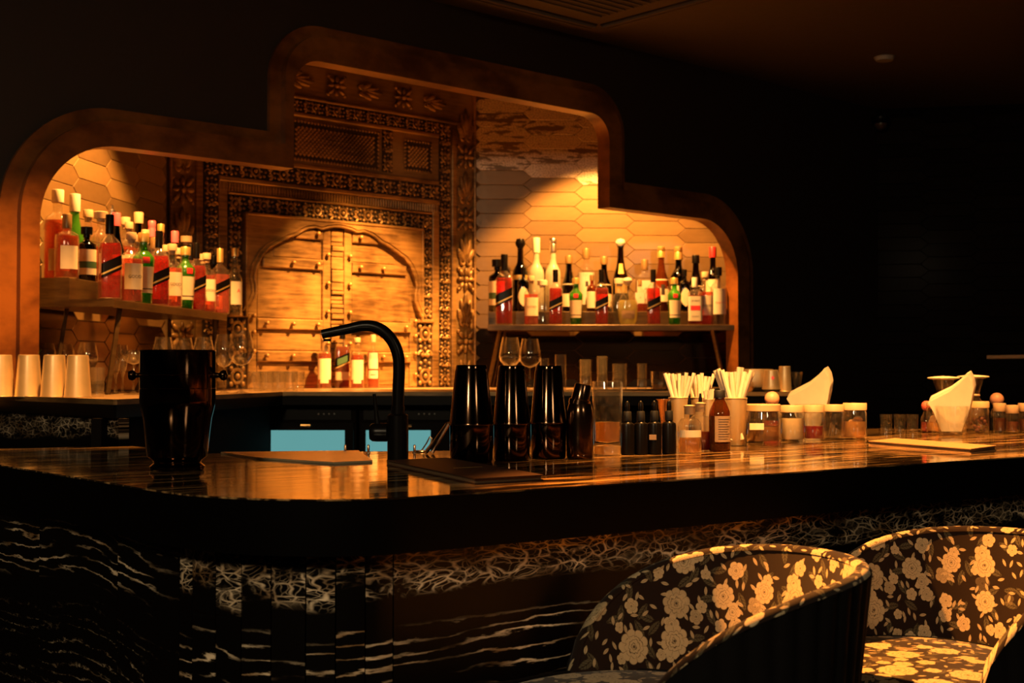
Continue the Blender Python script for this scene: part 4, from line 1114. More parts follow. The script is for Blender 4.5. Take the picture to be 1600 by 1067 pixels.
# mugs at the right end of the back counter
d = B.y + 0.16
t = thing('strainer_bowl', 'broad pale metal bowl with red mark at right end of back counter', 'bowl', onk(1178, d+0.12))
MB().lathe([(0.055,0),(0.085,0.02),(0.092,0.05),(0.080,0.098),(0.077,0.098),(0.088,0.05),(0.05,0.006),(0.0004,0.006)], 28).build('bowl_body', M_satin, t, 40)
t = thing('conical_cup', 'pale upturned cup with a pink emblem beside the steel tin', 'cup', onk(1205, d))
MB().lathe([(0.030,0),(0.040,0.012),(0.037,0.022),(0.036,0.03),(0.029,0.092),(0.026,0.094),(0.0004,0.094)], 28).build('cup_body', M_satin, t, 40)
MB().add([(0.0,-0.0348,0.050),(0.008,-0.0335,0.060),(0.0,-0.0320,0.070),(-0.008,-0.0335,0.060)], [(0,1,2,3)]).build('emblem', M_pinkc, t, 0)
t = thing('shaker_tin', 'upturned satin metal tin at the right end of the back counter', 'shaker', onk(1226, d+0.03))
MB().lathe([(0.030,0),(0.0305,0.003),(0.0285,0.006),(0.024,0.108),(0.021,0.11),(0.0004,0.109)], 28).build('tin_body', M_satin, t, 40)
MB().lathe([(0.0305,0.0005),(0.0318,0.002),(0.0305,0.0035)], 28).build('rolled_rim', M_satin, t, 60)
glass_thing('bar_glass', 'small flared glass rightmost on the back counter', onk(1245, d+0.05), [(0.010,0),(0.014,0.01),(0.020,0.05),(0.025,0.085)], None, th=0.002)
t = thing('glass_sphere_jar', 'small round glass jar left of the conical cup', 'jar', onk(1168, d-0.05))
MB().lathe([(0.012,0),(0.024,0.012),(0.028,0.028),(0.022,0.044),(0.012,0.050),(0.014,0.056)], 20, cap=False).build('vessel', G_ware, t, 40)
MB().lathe([(0.010,0.002),(0.021,0.012),(0.024,0.024),(0.0004,0.025)], 20).build('liquid', L_syrup, t, 40)

# ------------------------------------------------------------------ things on the bar
def place(px, py, r=0.0):
    p = onbar(px, py); d = p.y + r
    return Vector(((px-800)/FPX*d, d, ZB+0.0005)), d/FPX
# ice bucket
p, k = place(278, 737, 0.055)
t = thing('ice_bucket', 'black glossy metal ice bucket with side knobs at the bar corner', 'bucket', p)
H = 186*k
bp = [(40*k,0),(42*k,0.002),(42*k,6*k),(36*k,11*k),(37*k,15*k),(46*k,21*k),(48*k,40*k),(50*k,60*k),(52.5*k,80*k),(57*k,98*k),(58*k,108*k),(58*k,H-0.004),(59*k,H-0.002),(58.5*k,H)]
MB().lathe(bp + [(55*k,H),(54*k,100*k),(46*k,60*k),(40*k,24*k),(0.0004,24*k)], 48).build('bucket_body', M_gun, t, 50)
for z_ in (126, 147):
    MB().lathe([(58.1*k,z_*k),(58.5*k,z_*k+0.0008),(58.1*k,z_*k+0.0016)], 48).build('engraved_ring', M_gun2, t, 60)
for sg in (-1, 1):
    m = MB(); m.lathe([(5*k,0),(4*k,6*k),(4*k,8*k),(7.5*k,11*k),(8.5*k,15*k),(7*k,19*k),(0.0004,21*k)], 14)
    m.xf(Matrix.Translation((sg*57*k, 0, 147*k)) @ Matrix.Rotation(sg*PI/2, 4, 'Y')); m.build('knob', M_gun, t, 50)
# tap
p, k = place(622, 722, 0.024)
t = thing('bar_tap', 'matte black gooseneck tap with side lever on the bar', 'tap', p)
MB().lathe([(17.5*k,0),(17.5*k,2*k),(16.5*k,3*k),(16.5*k,71*k),(14*k,73*k),(10.5*k,74*k),(10.5*k,86*k)], 28).build('tap_body', M_black, t, 40)
pts = [(0,0,80*k),(0.5*k,0,110*k),(1.5*k,0,140*k),(0,0,165*k),(-8*k,0,186*k),(-22*k,0,202*k),(-38*k,0,210*k),(-56*k,0,211*k),(-80*k,0,206*k),(-105*k,0,201*k),(-119*k,0,198*k)]
P3 = catmull([Vector(q) for q in pts], 4)
m = MB(); m.tube(P3, [9.5*k if i < 22 else max(7.5*k, 9.5*k - (i-22)*0.14*k) for i in range(len(P3))], 14)
m.build('spout', M_black, t, 50)
MB().lathe([(6*k,0),(6*k,4*k)], 14, off=(-111*k,0,187*k)).build('aerator', M_black, t, 40)
m = MB(); m.lathe([(0.0004,0),(11*k,1*k),(14*k,5*k),(14.5*k,12*k),(14.5*k,28*k)], 20); m.xf(Matrix.Translation((-45*k,0,45*k)) @ Matrix.Rotation(PI/2, 4, 'Y')); m.build('valve_housing', M_black, t, 40)
m = MB(); m.tube([(-32*k,0,58*k),(-34*k,0,76*k),(-37*k,0,105*k)], [4.5*k,3.2*k,2.6*k], 8); m.build('lever', M_black, t, 50)
# three shakers
for i, (px, py, w0) in enumerate([(736.5, 723, 33.8), (799.5, 720.5, 28.4), (857, 718.0, 27.9)]):
    p, k = place(px, py, 0.045)
    t = thing('cocktail_shaker', ['large dark metal two-piece shaker nearest the tap','dark metal two-piece shaker between two others','dark metal two-piece shaker beside the tilted bottle shaker'][i], 'shaker', p, 0, 'dark shakers on the bar')
    s_ = k*w0/34.5; Ht = (723-573)*k if i == 0 else (py-574)*k; Hs = 0.385*Ht
    MB().lathe([(32*s_,0),(33*s_,0.002),(34*s_,0.004),(34.6*s_,Hs)], 40).build('lower_tin', M_gun, t, 40)
    MB().lathe([(34.7*s_,Hs-0.002),(35.6*s_,Hs),(35.4*s_,Hs+0.003),(34.4*s_,Hs+0.006),(26*s_,Ht-0.012),(25.2*s_,Ht-0.0118),(24.8*s_,Ht-0.003),(24*s_,Ht),(22*s_,Ht),(21.5*s_,Ht-0.002),(0.0004,Ht-0.002)], 40).build('upper_tin', M_gun, t, 35)
    MB().lathe([(35.6*s_,Hs-0.002),(36.2*s_,Hs),(35.6*s_,Hs+0.002)], 40).build('rolled_rim', M_gun2, t, 60)
# tilted cobbler shaker
p, k = place(906, 718, 0.035)
t = thing('cobbler_shaker', 'small dark metal cobbler shaker with slanted cap', 'shaker', p)
MB().lathe([(19*k,0),(20.5*k,2*k),(21*k,8*k),(21*k,62*k),(20.5*k,72*k),(18.5*k,82*k),(15*k,90*k)], 32).build('shaker_body', M_gun2, t, 45)
m = MB(); m.lathe([(17.5*k,-4*k),(17*k,3*k),(14.5*k,4*k),(13*k,26*k),(12*k,28*k),(0.0004,28.5*k)], 28)
m.xf(Matrix.Translation((0,0,88*k)) @ Matrix.Rotation(math.radians(11), 4, 'Y')); m.build('slanted_cap', M_gun2, t, 45)
# tall mixing glass
p, k = place(949, 713, 0.035)
t = thing('mixing_glass', 'tall thick clear mixing glass lit amber beside dropper bottles', 'glass', p)
MB().lathe([(0.0004,0),(21*k,0),(22*k,2*k),(22.3*k,16*k),(23*k,60*k),(23.6*k,114*k),(23*k,115.5*k),(22*k,114.5*k),(21*k,60*k),(19.5*k,22*k),(0.0004,19*k)], 24, cap=False, n=2.3).build('vessel', G_ware, t, 30)
MB().lathe([(0.0004,19.5*k),(19*k,22*k),(20*k,52*k),(0.0004,52.5*k)], 20, cap=False).build('amber_reflection', L_syrup, t, 40)  # amber body stands in for reflections in an empty glass
MB().lathe([(0.0004,1*k),(20.5*k,2*k),(21*k,15*k),(0.0004,17*k)], 20, cap=False).build('base_glow', glassmat('base_glow_glass', (0.98,0.88,0.66), 1.5, 0.05, (0.98,0.78,0.45), 0.6), t, 40)  # milky amber body puts a glow into the thick base
# dropper bottles
for i, px in enumerate([980, 1001, 1022, 1045]):
    p, k = place(px, 711.5 - i*0.4, 0.02)
    t = thing('dropper_bottle', f'black glass dropper bottle, {ORD[i]} from left of four on the bar' + (', with tiny label' if i == 2 else ''), 'bottle', p, 0, 'black dropper bottles')
    R = 11.2*k
    MB().lathe([(R*0.92,0),(R,1*k),(R,44*k),(R*0.92,48*k),(R*0.55,50.5*k),(R*0.5,52*k)], 24).build('bottle_body', M_black, t, 40)
    MB().lathe([(6.2*k,52*k),(6.6*k,53*k),(6.2*k,66*k),(5.6*k,67.5*k),(4*k,67.6*k)], 18).build('screw_collar', M_blackm, t, 40)
    MB().lathe([(3.6*k,67*k),(3.7*k,74*k),(3.2*k,80*k),(1.6*k,83.5*k),(0.0004,84*k)], 14).build('rubber_bulb', M_black, t, 50)
    if i == 2: MB().box(-9*k, 2*k, -R-0.0006, -R+0.002, 23*k, 31*k).build('paper_label', M_kraft, t, 0)
# jigger behind the droppers
p, k = place(1036, 700, 0.03)
t = thing('jigger', 'copper double jigger behind the dropper bottles', 'jigger', p)
MB().lathe([(11*k,0),(11.2*k,1*k),(4*k,34*k),(4*k,36*k),(11*k,74*k),(11.6*k,75*k),(10.6*k,75*k),(3*k,37*k),(0.0004,36*k)], 24).build('jigger_body', M_copper, t, 40)
MB().lathe([(4.2*k,33*k),(5*k,35*k),(4.2*k,37*k)], 20).build('waist_ring', M_copper, t, 60)
# cups of straws
def straws(px, py, wpx, hpx, n, ln, spread, label, slabel, cr=3.6, seed=1, jit=6):
    p, k = place(px, py, wpx*0.0008)
    t = thing('straw_cup', label, 'cup', p, 0, 'metal cups holding straws')
    R = wpx/2*k; H = hpx*k
    MB().lathe([(0.0004,0),(R*0.80,0),(R*0.82,1*k),(R,H),(R*0.95,H),(R*0.78,2*k),(0.0004,2*k)], 32, cap=False).build('cup_body', M_satin, t, 40)
    MB().lathe([(R*0.99,H-0.0015),(R*1.03,H-0.0005),(R*0.99,H+0.0008)], 32).build('rolled_rim', M_satin, t, 60)
    r_ = random.Random(seed)
    for i in range(n):
        f = (i+0.5)/n*2-1
        a = f*spread; b = r_.uniform(-0.10, 0.10)
        L = (ln + r_.uniform(-jit, jit))*k
        bx, by = p.x - a*R*0.9*0.4 + r_.uniform(-1,1)*R*0.1, p.y + r_.uniform(-0.45, 0.45)*R
        topx = p.x + f*R*0.72
        dz = H
        m = MB()
        d_ = Vector((a, b, 1.0)).normalized()
        base = Vector((topx, by, ZB+H)) - d_*(H*0.9)
        rr = cr*k*0.5
        m.tube([(0,0,0), (0,0,(L+H*0.9))], rr, 8, cap=False)
        m.tube([(0,0,(L+H*0.9)), (0,0,0.0)], rr*0.8, 8, cap=False)
        M = Matrix.Translation(base) @ Vector((0,0,1)).rotation_difference(d_).to_matrix().to_4x4()
        o = m.build('paper_straw', M_straw, None, 40, M)
        tag(o, slabel, 'straw', 'straws in ' + label)
straws(1061, 698, 34, 76, 9, 37, 0.36, 'metal cup holding the left bundle of pale straws', 'pale paper straw in the leftmost straw bundle', 6.0, 2, 3)
straws(1094, 696, 36, 74, 8, 36, 0.36, 'metal cup holding the middle bundle of pale straws', 'pale paper straw in the middle straw bundle', 6.0, 3, 3)
straws(1148, 697, 38, 74, 14, 44, 0.42, 'tall metal cup of thick straws right of the brown bottle', 'thick white paper straw in the rightmost straw bundle', 7.6, 5, 5)
straws(1107, 699, 18, 74, 5, 15, 0.15, 'slim metal cup of short sticks behind the brown bottle', 'short pale stick just left of the brown bottle cap', 4.5, 7, 2)
# ribbed bottles
for i, (px, py, lq, lv) in enumerate([(1077, 709, L_syrup, 24), (1094, 705, L_damber, 30)]):
    p, k = place(px, py, 0.03)
    t = thing('ribbed_bottle', ['ribbed clear glass syrup bottle with black pour spout, front one','ribbed clear glass bottle of dark liquid beside the brown bottle'][i], 'bottle', p, 0, 'ribbed syrup bottles')
    MB().lathe([(16.5*k,0),(18*k,2*k),(18.2*k,40*k),(17*k,47*k),(13*k,53*k),(8.8*k,55*k)], 96, rib=24, ribd=0.022).build('ribbed_body', G_ware, t, 60)
    MB().lathe([(8.6*k,54.5*k),(8.4*k,70*k),(9.2*k,70.5*k),(9.2*k,73*k)], 24, cap=False).build('bottle_neck', G_ware, t, 40)
    MB().lathe([(16*k,1.5*k),(16.6*k,3*k),(16.6*k,lv*k),(0.0004,lv*k)], 32).build('liquid', lq, t, 40)
    MB().lathe([(7.8*k,60*k),(8*k,70*k),(8.8*k,73.5*k),(3*k,75*k),(2.6*k,80*k),(1.4*k,88*k)], 18).build('pour_stopper', M_cork, t, 40)
    MB().lathe([(3.2*k,74*k),(2.8*k,80*k),(1.5*k,89*k)], 12).build('black_spout', M_black, t, 40)
    if i == 0:
        vs = []; fs = []
        for j in range(13):
            a = -PI/2 + (j/12-0.5)*2.2
            vs += [(18.8*k*math.cos(a), 18.8*k*math.sin(a), 25*k), (18.8*k*math.cos(a), 18.8*k*math.sin(a), 36*k)]
        for j in range(12): fs.append((2*j, 2*j+2, 2*j+3, 2*j+1))
        MB().add(vs, fs).build('paper_label', M_cream, t, 60)
# brown bottle
p, k = place(1124, 706, 0.028)
t = thing('brown_bottle', 'brown glass pharmacy bottle with printed label and black cap', 'bottle', p, math.radians(14))
bpf = [(15*k,0),(16.6*k,1.5*k),(16.8*k,56*k),(15.5*k,63*k),(11*k,74*k),(8*k,80*k),(7.6*k,84*k)]
MB().lathe(bpf, 32).build('glass_body', G_amberg, t, 40)
MB().lathe([(15.4*k,1.5*k),(16*k,3*k),(16*k,55*k),(0.0004,55*k)], 28).build('liquid', glassmat('near_black_liquid', (0.05,0.012,0.005), 1.33, 0.05, (0.02,0.006,0.003), 0.7), t, 40)
MB().lathe([(8.6*k,83*k),(8.8*k,84*k),(8.8*k,94*k),(8*k,95*k),(0.0004,95*k)], 24).build('screw_cap', M_blackm, t, 40)
vs = []; fs = []
for j in range(15):
    a = -PI/2 + (j/14-0.5)*1.9 + 0.10
    vs += [(17.1*k*math.cos(a), 17.1*k*math.sin(a), 15*k), (17.1*k*math.cos(a), 17.1*k*math.sin(a), 55*k)]
for j in range(14): fs.append((2*j, 2*j+2, 2*j+3, 2*j+1))
lb = MB().add(vs, fs).build('paper_label', M_kraft, t, 60)
for j in range(9):
    vs = []; fs = []; q0 = -0.62; q1 = 0.55 - 0.25*((j*7) % 3)/2
    for i in range(9):
        a = -PI/2 + q0 + (q1-q0)*i/8 + 0.1
        zc = (50 - j*3.8)*k
        vs += [(17.3*k*math.cos(a), 17.3*k*math.sin(a), zc-0.45*k), (17.3*k*math.cos(a), 17.3*k*math.sin(a), zc+0.45*k)]
    for i in range(8): fs.append((2*i, 2*i+2, 2*i+3, 2*i+1))
    MB().add(vs, fs).build('print_line', M_ink, lb, 60)
# jars with wooden lids
def jar(px, py, wpx, hpx, label, liq=None, lv=0.4, lid=M_wood, content=None, lidh=11, group='lidded jars on the bar', rb=0.0, mat=None):
    p, k = place(px, py, wpx*0.0009)
    t = thing('lidded_jar', label, 'jar', p, 0, group)
    R = wpx/2*k; H = (hpx-lidh)*k
    MB().lathe([(0.0004,0),(R*0.90,0),(R*0.97,2*k),(R,5*k),(R,H-4*k),(R*0.95,H-1*k),(R*0.95,H+1*k),(R*0.91,H+1*k),(R*0.91,H-2*k),(R*0.95,H-5*k),(R*0.95,5*k),(R*0.9,3.4*k),(0.0004,3.2*k)], 32, cap=False).build('vessel', mat or G_ware, t, 40)
    ld = MB().lathe([(R*0.98,H),(R*1.02,H+0.6*k),(R*1.02,H+lidh*k-1.2*k),(R*0.98,H+lidh*k),(0.0004,H+lidh*k)], 32).build('wooden_lid', lid, t, 35)
    if liq: MB().lathe([(0.0004,3.4*k),(R*0.89,3.6*k),(R*0.935,5.5*k),(R*0.935,H*lv),(0.0004,H*lv)], 28, cap=False).build('contents', liq, t, 40)
    if content == 'slices':
        for q in range(5):
            a = q*1.3
            m = MB(); m.lathe([(0.0004,0),(R*0.42,0),(R*0.45,R*0.06),(R*0.42,R*0.12),(0.0004,R*0.12)], 16)
            m.xf(Matrix.Translation((R*0.35*math.cos(a), R*0.35*math.sin(a)*0.6, H*(0.15+0.13*q))) @ Matrix.Rotation(1.0+0.3*q, 4, 'X') @ Matrix.Rotation(a, 4, 'Z')); m.build('fruit_slice', M_cork, t, 40)
    if content == 'pods':
        for q in range(3):
            m = MB(); m.tube([(-R*0.5+q*R*0.22, 0, 5*k), (-R*0.1+q*R*0.1, -R*0.2, H*0.9)], [R*0.08, R*0.16], 7); m.build('spice_pod', flat('spice_brown', (0.10,0.06,0.03), 0.6), t, 50)
    if content == 'berries':
        r_ = random.Random(int(px))
        for q in range(22):
            a = r_.random()*2*PI; rr = R*0.72*math.sqrt(r_.random())
            m = MB(); m.ball((rr*math.cos(a), rr*math.sin(a), 5*k + r_.random()*H*lv), R*0.2, 8, 5); m.build('dried_berry', flat('dried_berry', (0.16,0.04,0.02), 0.5), t, 60)
    return t, k, R, H, p
t, k, R, H, p = jar(1192, 693, 53, 60, 'broad wooden lidded jar of pale syrup, leftmost of the jars', L_syrup, 0.52)
m = MB(); m.box(-26*k, -4*k, -R-0.0005, -R+0.001, 21*k, 31*k); m.xf(Matrix.Rotation(0.0, 4, 'Z')); m.build('paper_label', M_cream, t, 0)
jar(1237, 690.5, 37, 56, 'wooden lidded jar of pale sugar next to the red jar', L_sugar, 0.80)
jar(1271, 689, 32, 55, 'wooden lidded jar half full of dark red syrup', L_berry, 0.52)
jar(1302, 687, 31, 54, 'wooden lidded jar with dark pods right of the red jar', None, 0.4, content='pods')
jar(1335, 687, 36, 56, 'wooden lidded jar of fruit in syrup, rightmost of the five', L_syrup, 0.62, content='slices')
# bottle with ball stopper behind the jars
p, k = place(1206, 684, 0.03)
t = thing('ball_stopper_bottle', 'clear bottle with round wooden ball stopper behind the broad jar', 'bottle', p)
MB().lathe([(13*k,0),(15*k,2*k),(15*k,34*k),(9*k,44*k),(7*k,48*k),(7*k,53*k)], 24).build('vessel', G_ware, t, 40)
m = MB(); m.ball((0,0,60*k), 11.5*k, 18, 12); m.build('ball_stopper', M_ball, t, 60)
MB().lathe([(11*k,2*k),(13*k,4*k),(13*k,26*k),(0.0004,26*k)], 20).build('liquid', L_pink, t, 40)
# napkins in glasses
def napkins(px, py, label, glabel, dz, tilt, sc, glass_prof, gname):
    p, k = place(px, py, 0.035)
    R = glass_prof
    g = glass_thing('napkin_glass', glabel, p, [(r_*k, z_*k) for r_, z_ in glass_prof], 'glasses holding napkins', seg=72, th=1.6*k, rib=18, ribd=0.012)
    t = thing('napkin_stack', label, 'napkins', p + Vector((0, 0, dz*k)), math.radians(-20), 'folded napkin stacks')
    # each napkin: a curved folded sheet, outline in xz, thin in y
    ol = [(-34,6),(-20,14),(-2,24),(12,36),(22,47),(27,50),(32,40),(34,26),(31,8),(26,-14),(16,-40),(-14,-40),(-26,-8)]
    for i in range(9):
        y0 = (-9 + i*2.2)*k
        m = MB(); n_ = len(ol); top = []
        q = [((x + (i-4)*0.55)*sc*k, (z + (4-abs(i-4))*0.5 + i*0.8)*sc*k) for x, z in ol]
        m.slab(q, y0, y0+(1.75 if i % 2 else 1.35)*k)
        M = Matrix.Rotation(math.radians(17), 4, 'X') @ Matrix.Rotation(math.radians(tilt), 4, 'Y') @ Matrix.Rotation(math.radians((i-4)*1.6), 4, 'X')
        m.xf(M); m.build('napkin', M_white, t, 0)
    return t
napkins(1266, 676, 'fan of folded cream napkins behind the wooden lidded jars', 'clear glass holding napkins behind the wooden lidded jars', 48, 0, 0.98, [(17,0),(19,3),(24,44)], 'a')
napkins(1487, 681, 'fan of folded cream napkins at the right end of bar', 'ribbed clear glass holding napkins at the right end of bar', 46, 0, 0.98, [(19,0),(20,3),(27,46)], 'b')
# menus
def menu(corners, th, label, mat, name='menu_book', title=False):
    L, F_, R_ = [onbar(*c) for c in corners]
    Bk = L + (R_-F_)
    t = thing(name, label, 'menu', F_ + Vector((0,0,0.0005)))
    q = [Vector((v.x-F_.x, v.y-F_.y)) for v in (L, F_, R_, Bk)]
    MB().prism([(v.x, v.y) for v in q], 0.0, 0.002).build('back_cover', mat, t, 0)
    cen = sum(q, Vector((0,0)))/4
    qi = [cen + (v-cen)*0.975 for v in q]
    MB().prism([(v.x, v.y) for v in qi], 0.0021, th-0.0021).build('pages', M_page, t, 0)
    MB().prism([(v.x, v.y) for v in q], th-0.002, th).build('front_cover', mat, t, 0)
    return t, q, th
t, q, th = menu([(604,727), (742,757.5), (849,751)], 0.011, 'closed dark leather menu lying in front of the tap', M_leather)
ang = math.atan2(q[2].y-q[1].y, q[2].x-q[1].x)
cx_ = sum(v.x for v in q)/4; cy_ = sum(v.y for v in q)/4
m = MB()
for i in range(11): m.box(-0.035+i*0.0065, -0.0315+i*0.0065, -0.0016, 0.0016, th, th+0.0004)
m.build('stamped_dots', M_gold, t, 0, Matrix.Translation((cx_+0.02, cy_-0.02, 0)) @ Matrix.Rotation(ang, 4, 'Z'))
menu([(1357,696), (1517,709.5), (1557,704)], 0.013, 'closed tan menu lying near the right end of the bar', M_leather2)
# sink deck, tongs, pegs
q = [onbar(*c) for c in [(345,709.0),(400,717.5),(522,725.5),(582,722.5),(560,706.5)]]
o = MB().prism([(v.x, v.y) for v in q], ZB+0.0004, ZB+0.005).build('drip_tray', flat('pale_tray', (0.85,0.68,0.42), 0.28, 0.7), None, 0)
tag(o, 'flat pale drip tray set into the bar left of the tap', 'tray')
p, k = place(672, 709, 0.0)
t = thing('ice_tongs', 'metal ice tongs leaning against the largest dark shaker', 'tongs', p)
m = MB(); m.tube([(-6*k,0,1.5*k),(8*k,0.006,20*k),(26*k,0.012,46*k)], 2.6*k, 6); m.build('arm', M_gun2, t, 50)
m = MB(); m.tube([(4*k,-0.006,1.5*k),(14*k,0.0,20*k),(29*k,0.010,46*k)], 2.6*k, 6); m.build('arm', M_gun2, t, 50)
m = MB(); m.tube([(26*k,0.012,46*k),(30*k,0.012,47.5*k),(29*k,0.010,44*k)], 2.6*k, 6); m.build('spring_end', M_gun2, t, 50)
p, k = place(663, 707, 0.02)
t = thing('bar_strainer', 'small metal strainer propped beside the ice tongs', 'strainer', p)
m = MB(); m.tube([(-4*k,0,2*k),(4*k,0,14*k),(9*k,0,24*k),(12*k,0,21*k),(10*k,0,12*k),(2*k,0,2*k)], 1.3*k, 6); m.build('wire_loop', M_steel, t, 60)
MB().lathe([(8*k,0),(9*k,1*k),(8*k,2.4*k),(0.0004,2.6*k)], 18, off=(-6*k,0,0)).build('strainer_disc', M_steel, t, 40)
for i, (px, lb) in enumerate([(540,'short metal peg left of the tap'), (576,'short metal peg beside the tap valve'), (648,'short metal peg right of the tap')]):
    p, k = place(px, 707.5, 0.0)
    t = thing('steel_peg', lb, 'peg', p, 0, 'metal pegs at the sink edge')
    MB().lathe([(3.2*k,0),(3.2*k,1*k),(2*k,1.5*k),(2*k,11*k),(1.2*k,12.5*k),(0.0004,12.6*k)], 12).build('peg_pin', M_copper, t, 45)
    MB().lathe([(3.4*k,0),(3.4*k,1.2*k),(2.2*k,1.3*k)], 12).build('peg_washer', M_steel, t, 45)
# right end: carafes, jars, fruit
for i, (px, py, lb) in enumerate([(1474, 676, 'hourglass glass carafe behind the napkin glass, left one'), (1520, 674, 'hourglass glass carafe behind the napkin glass, right one')]):
    p, k = place(px, py, 0.06)
    t = thing('glass_carafe', lb, 'carafe', p, 0, 'hourglass carafes on the bar')
    MB().lathe([(0.0004,0),(18*k,0),(20*k,3*k),(21*k,18*k),(17*k,38*k),(9.5*k,52*k),(9*k,57*k),(12*k,68*k),(16*k,80*k),(16*k,82*k),(14.8*k,80*k),(11*k,68*k),(8*k,57*k),(8.4*k,52*k),(15.6*k,38*k),(19.6*k,18*k),(18*k,4*k),(0.0004,3*k)], 28, cap=False).build('vessel', G_ware, t, 40)
    MB().lathe([(15*k,81*k),(24*k,83*k),(24.5*k,84*k),(23*k,85*k),(10*k,86.5*k),(0.0004,87*k)], 28).build('flared_rim', M_cream, t, 40)
    MB().lathe([(9.6*k,53*k),(11*k,55*k),(9.6*k,57*k)], 24).build('neck_collar', M_wood, t, 60)
    MB().lathe([(17*k,3.6*k),(19*k,18*k),(15*k,37*k),(0.0004,37*k)], 24).build('liquid', L_syrup, t, 40)
t, k, R, H, p = jar(1460, 677, 26, 48, 'slim lidded jar of fruit partly behind the napkin glass', L_syrup, 0.4, M_wood, 'slices', 6, 'lidded jars at the right end')
p, k = place(1447, 676, 0.03)
t = thing('ball_stopper_bottle', 'small bottle with red ball stopper left of napkin glass', 'bottle', p)
MB().lathe([(8*k,0),(9*k,2*k),(9*k,22*k),(5*k,30*k),(5*k,34*k)], 20).build('vessel', G_ware, t, 40)
m = MB(); m.ball((0,0,41*k), 8*k, 16, 10); m.build('ball_stopper', flat('red_ball', (0.75,0.14,0.10), 0.35), t, 60)
MB().lathe([(7*k,2*k),(7.8*k,4*k),(7.8*k,16*k),(0.0004,16*k)], 18).build('liquid', L_pink, t, 40)
jar(1528, 678, 32, 50, 'wooden lidded jar of dark berries beside the napkin glass', None, 0.5, M_wood, 'berries', 10, 'lidded jars at the right end')
jar(1561, 676.5, 19, 46, 'slim spice jar with pale lid, left of three at far right', L_damber, 0.7, M_cork, None, 13, 'slim spice jars')
jar(1581, 677.5, 19, 44, 'slim spice jar with pale lid, middle of three at far right', L_amber, 0.6, M_cork, None, 13, 'slim spice jars')
jar(1600, 676.5, 19, 46, 'slim spice jar with pale lid, cut by the frame edge', L_damber, 0.65, M_cork, None, 13, 'slim spice jars')
p, k = place(1557, 671, 0.04)
t = thing('ball_stopper_bottle', 'bottle with brown ball stopper behind the slim spice jars', 'bottle', p)
MB().lathe([(9*k,0),(10*k,2*k),(10*k,26*k),(6*k,34*k),(6*k,38*k)], 20).build('vessel', G_ware, t, 40)
m = MB(); m.ball((0,0,46*k), 10.5*k, 18, 12); m.build('ball_stopper', M_ball, t, 60)
for i, px in enumerate([1384, 1405, 1425]):
    p, k = place(px, 673, 0.0)
    p.y -= 0.10; p.x = (px-800)/FPX*p.y
    glass_thing('shot_glass', f'dim narrow glass, {ORD[i]} from left behind the tan menu', p, [(8*k,0),(8.2*k,1*k),(9.5*k,27*k)], 'dim glasses on the far bar', th=1.2*k)

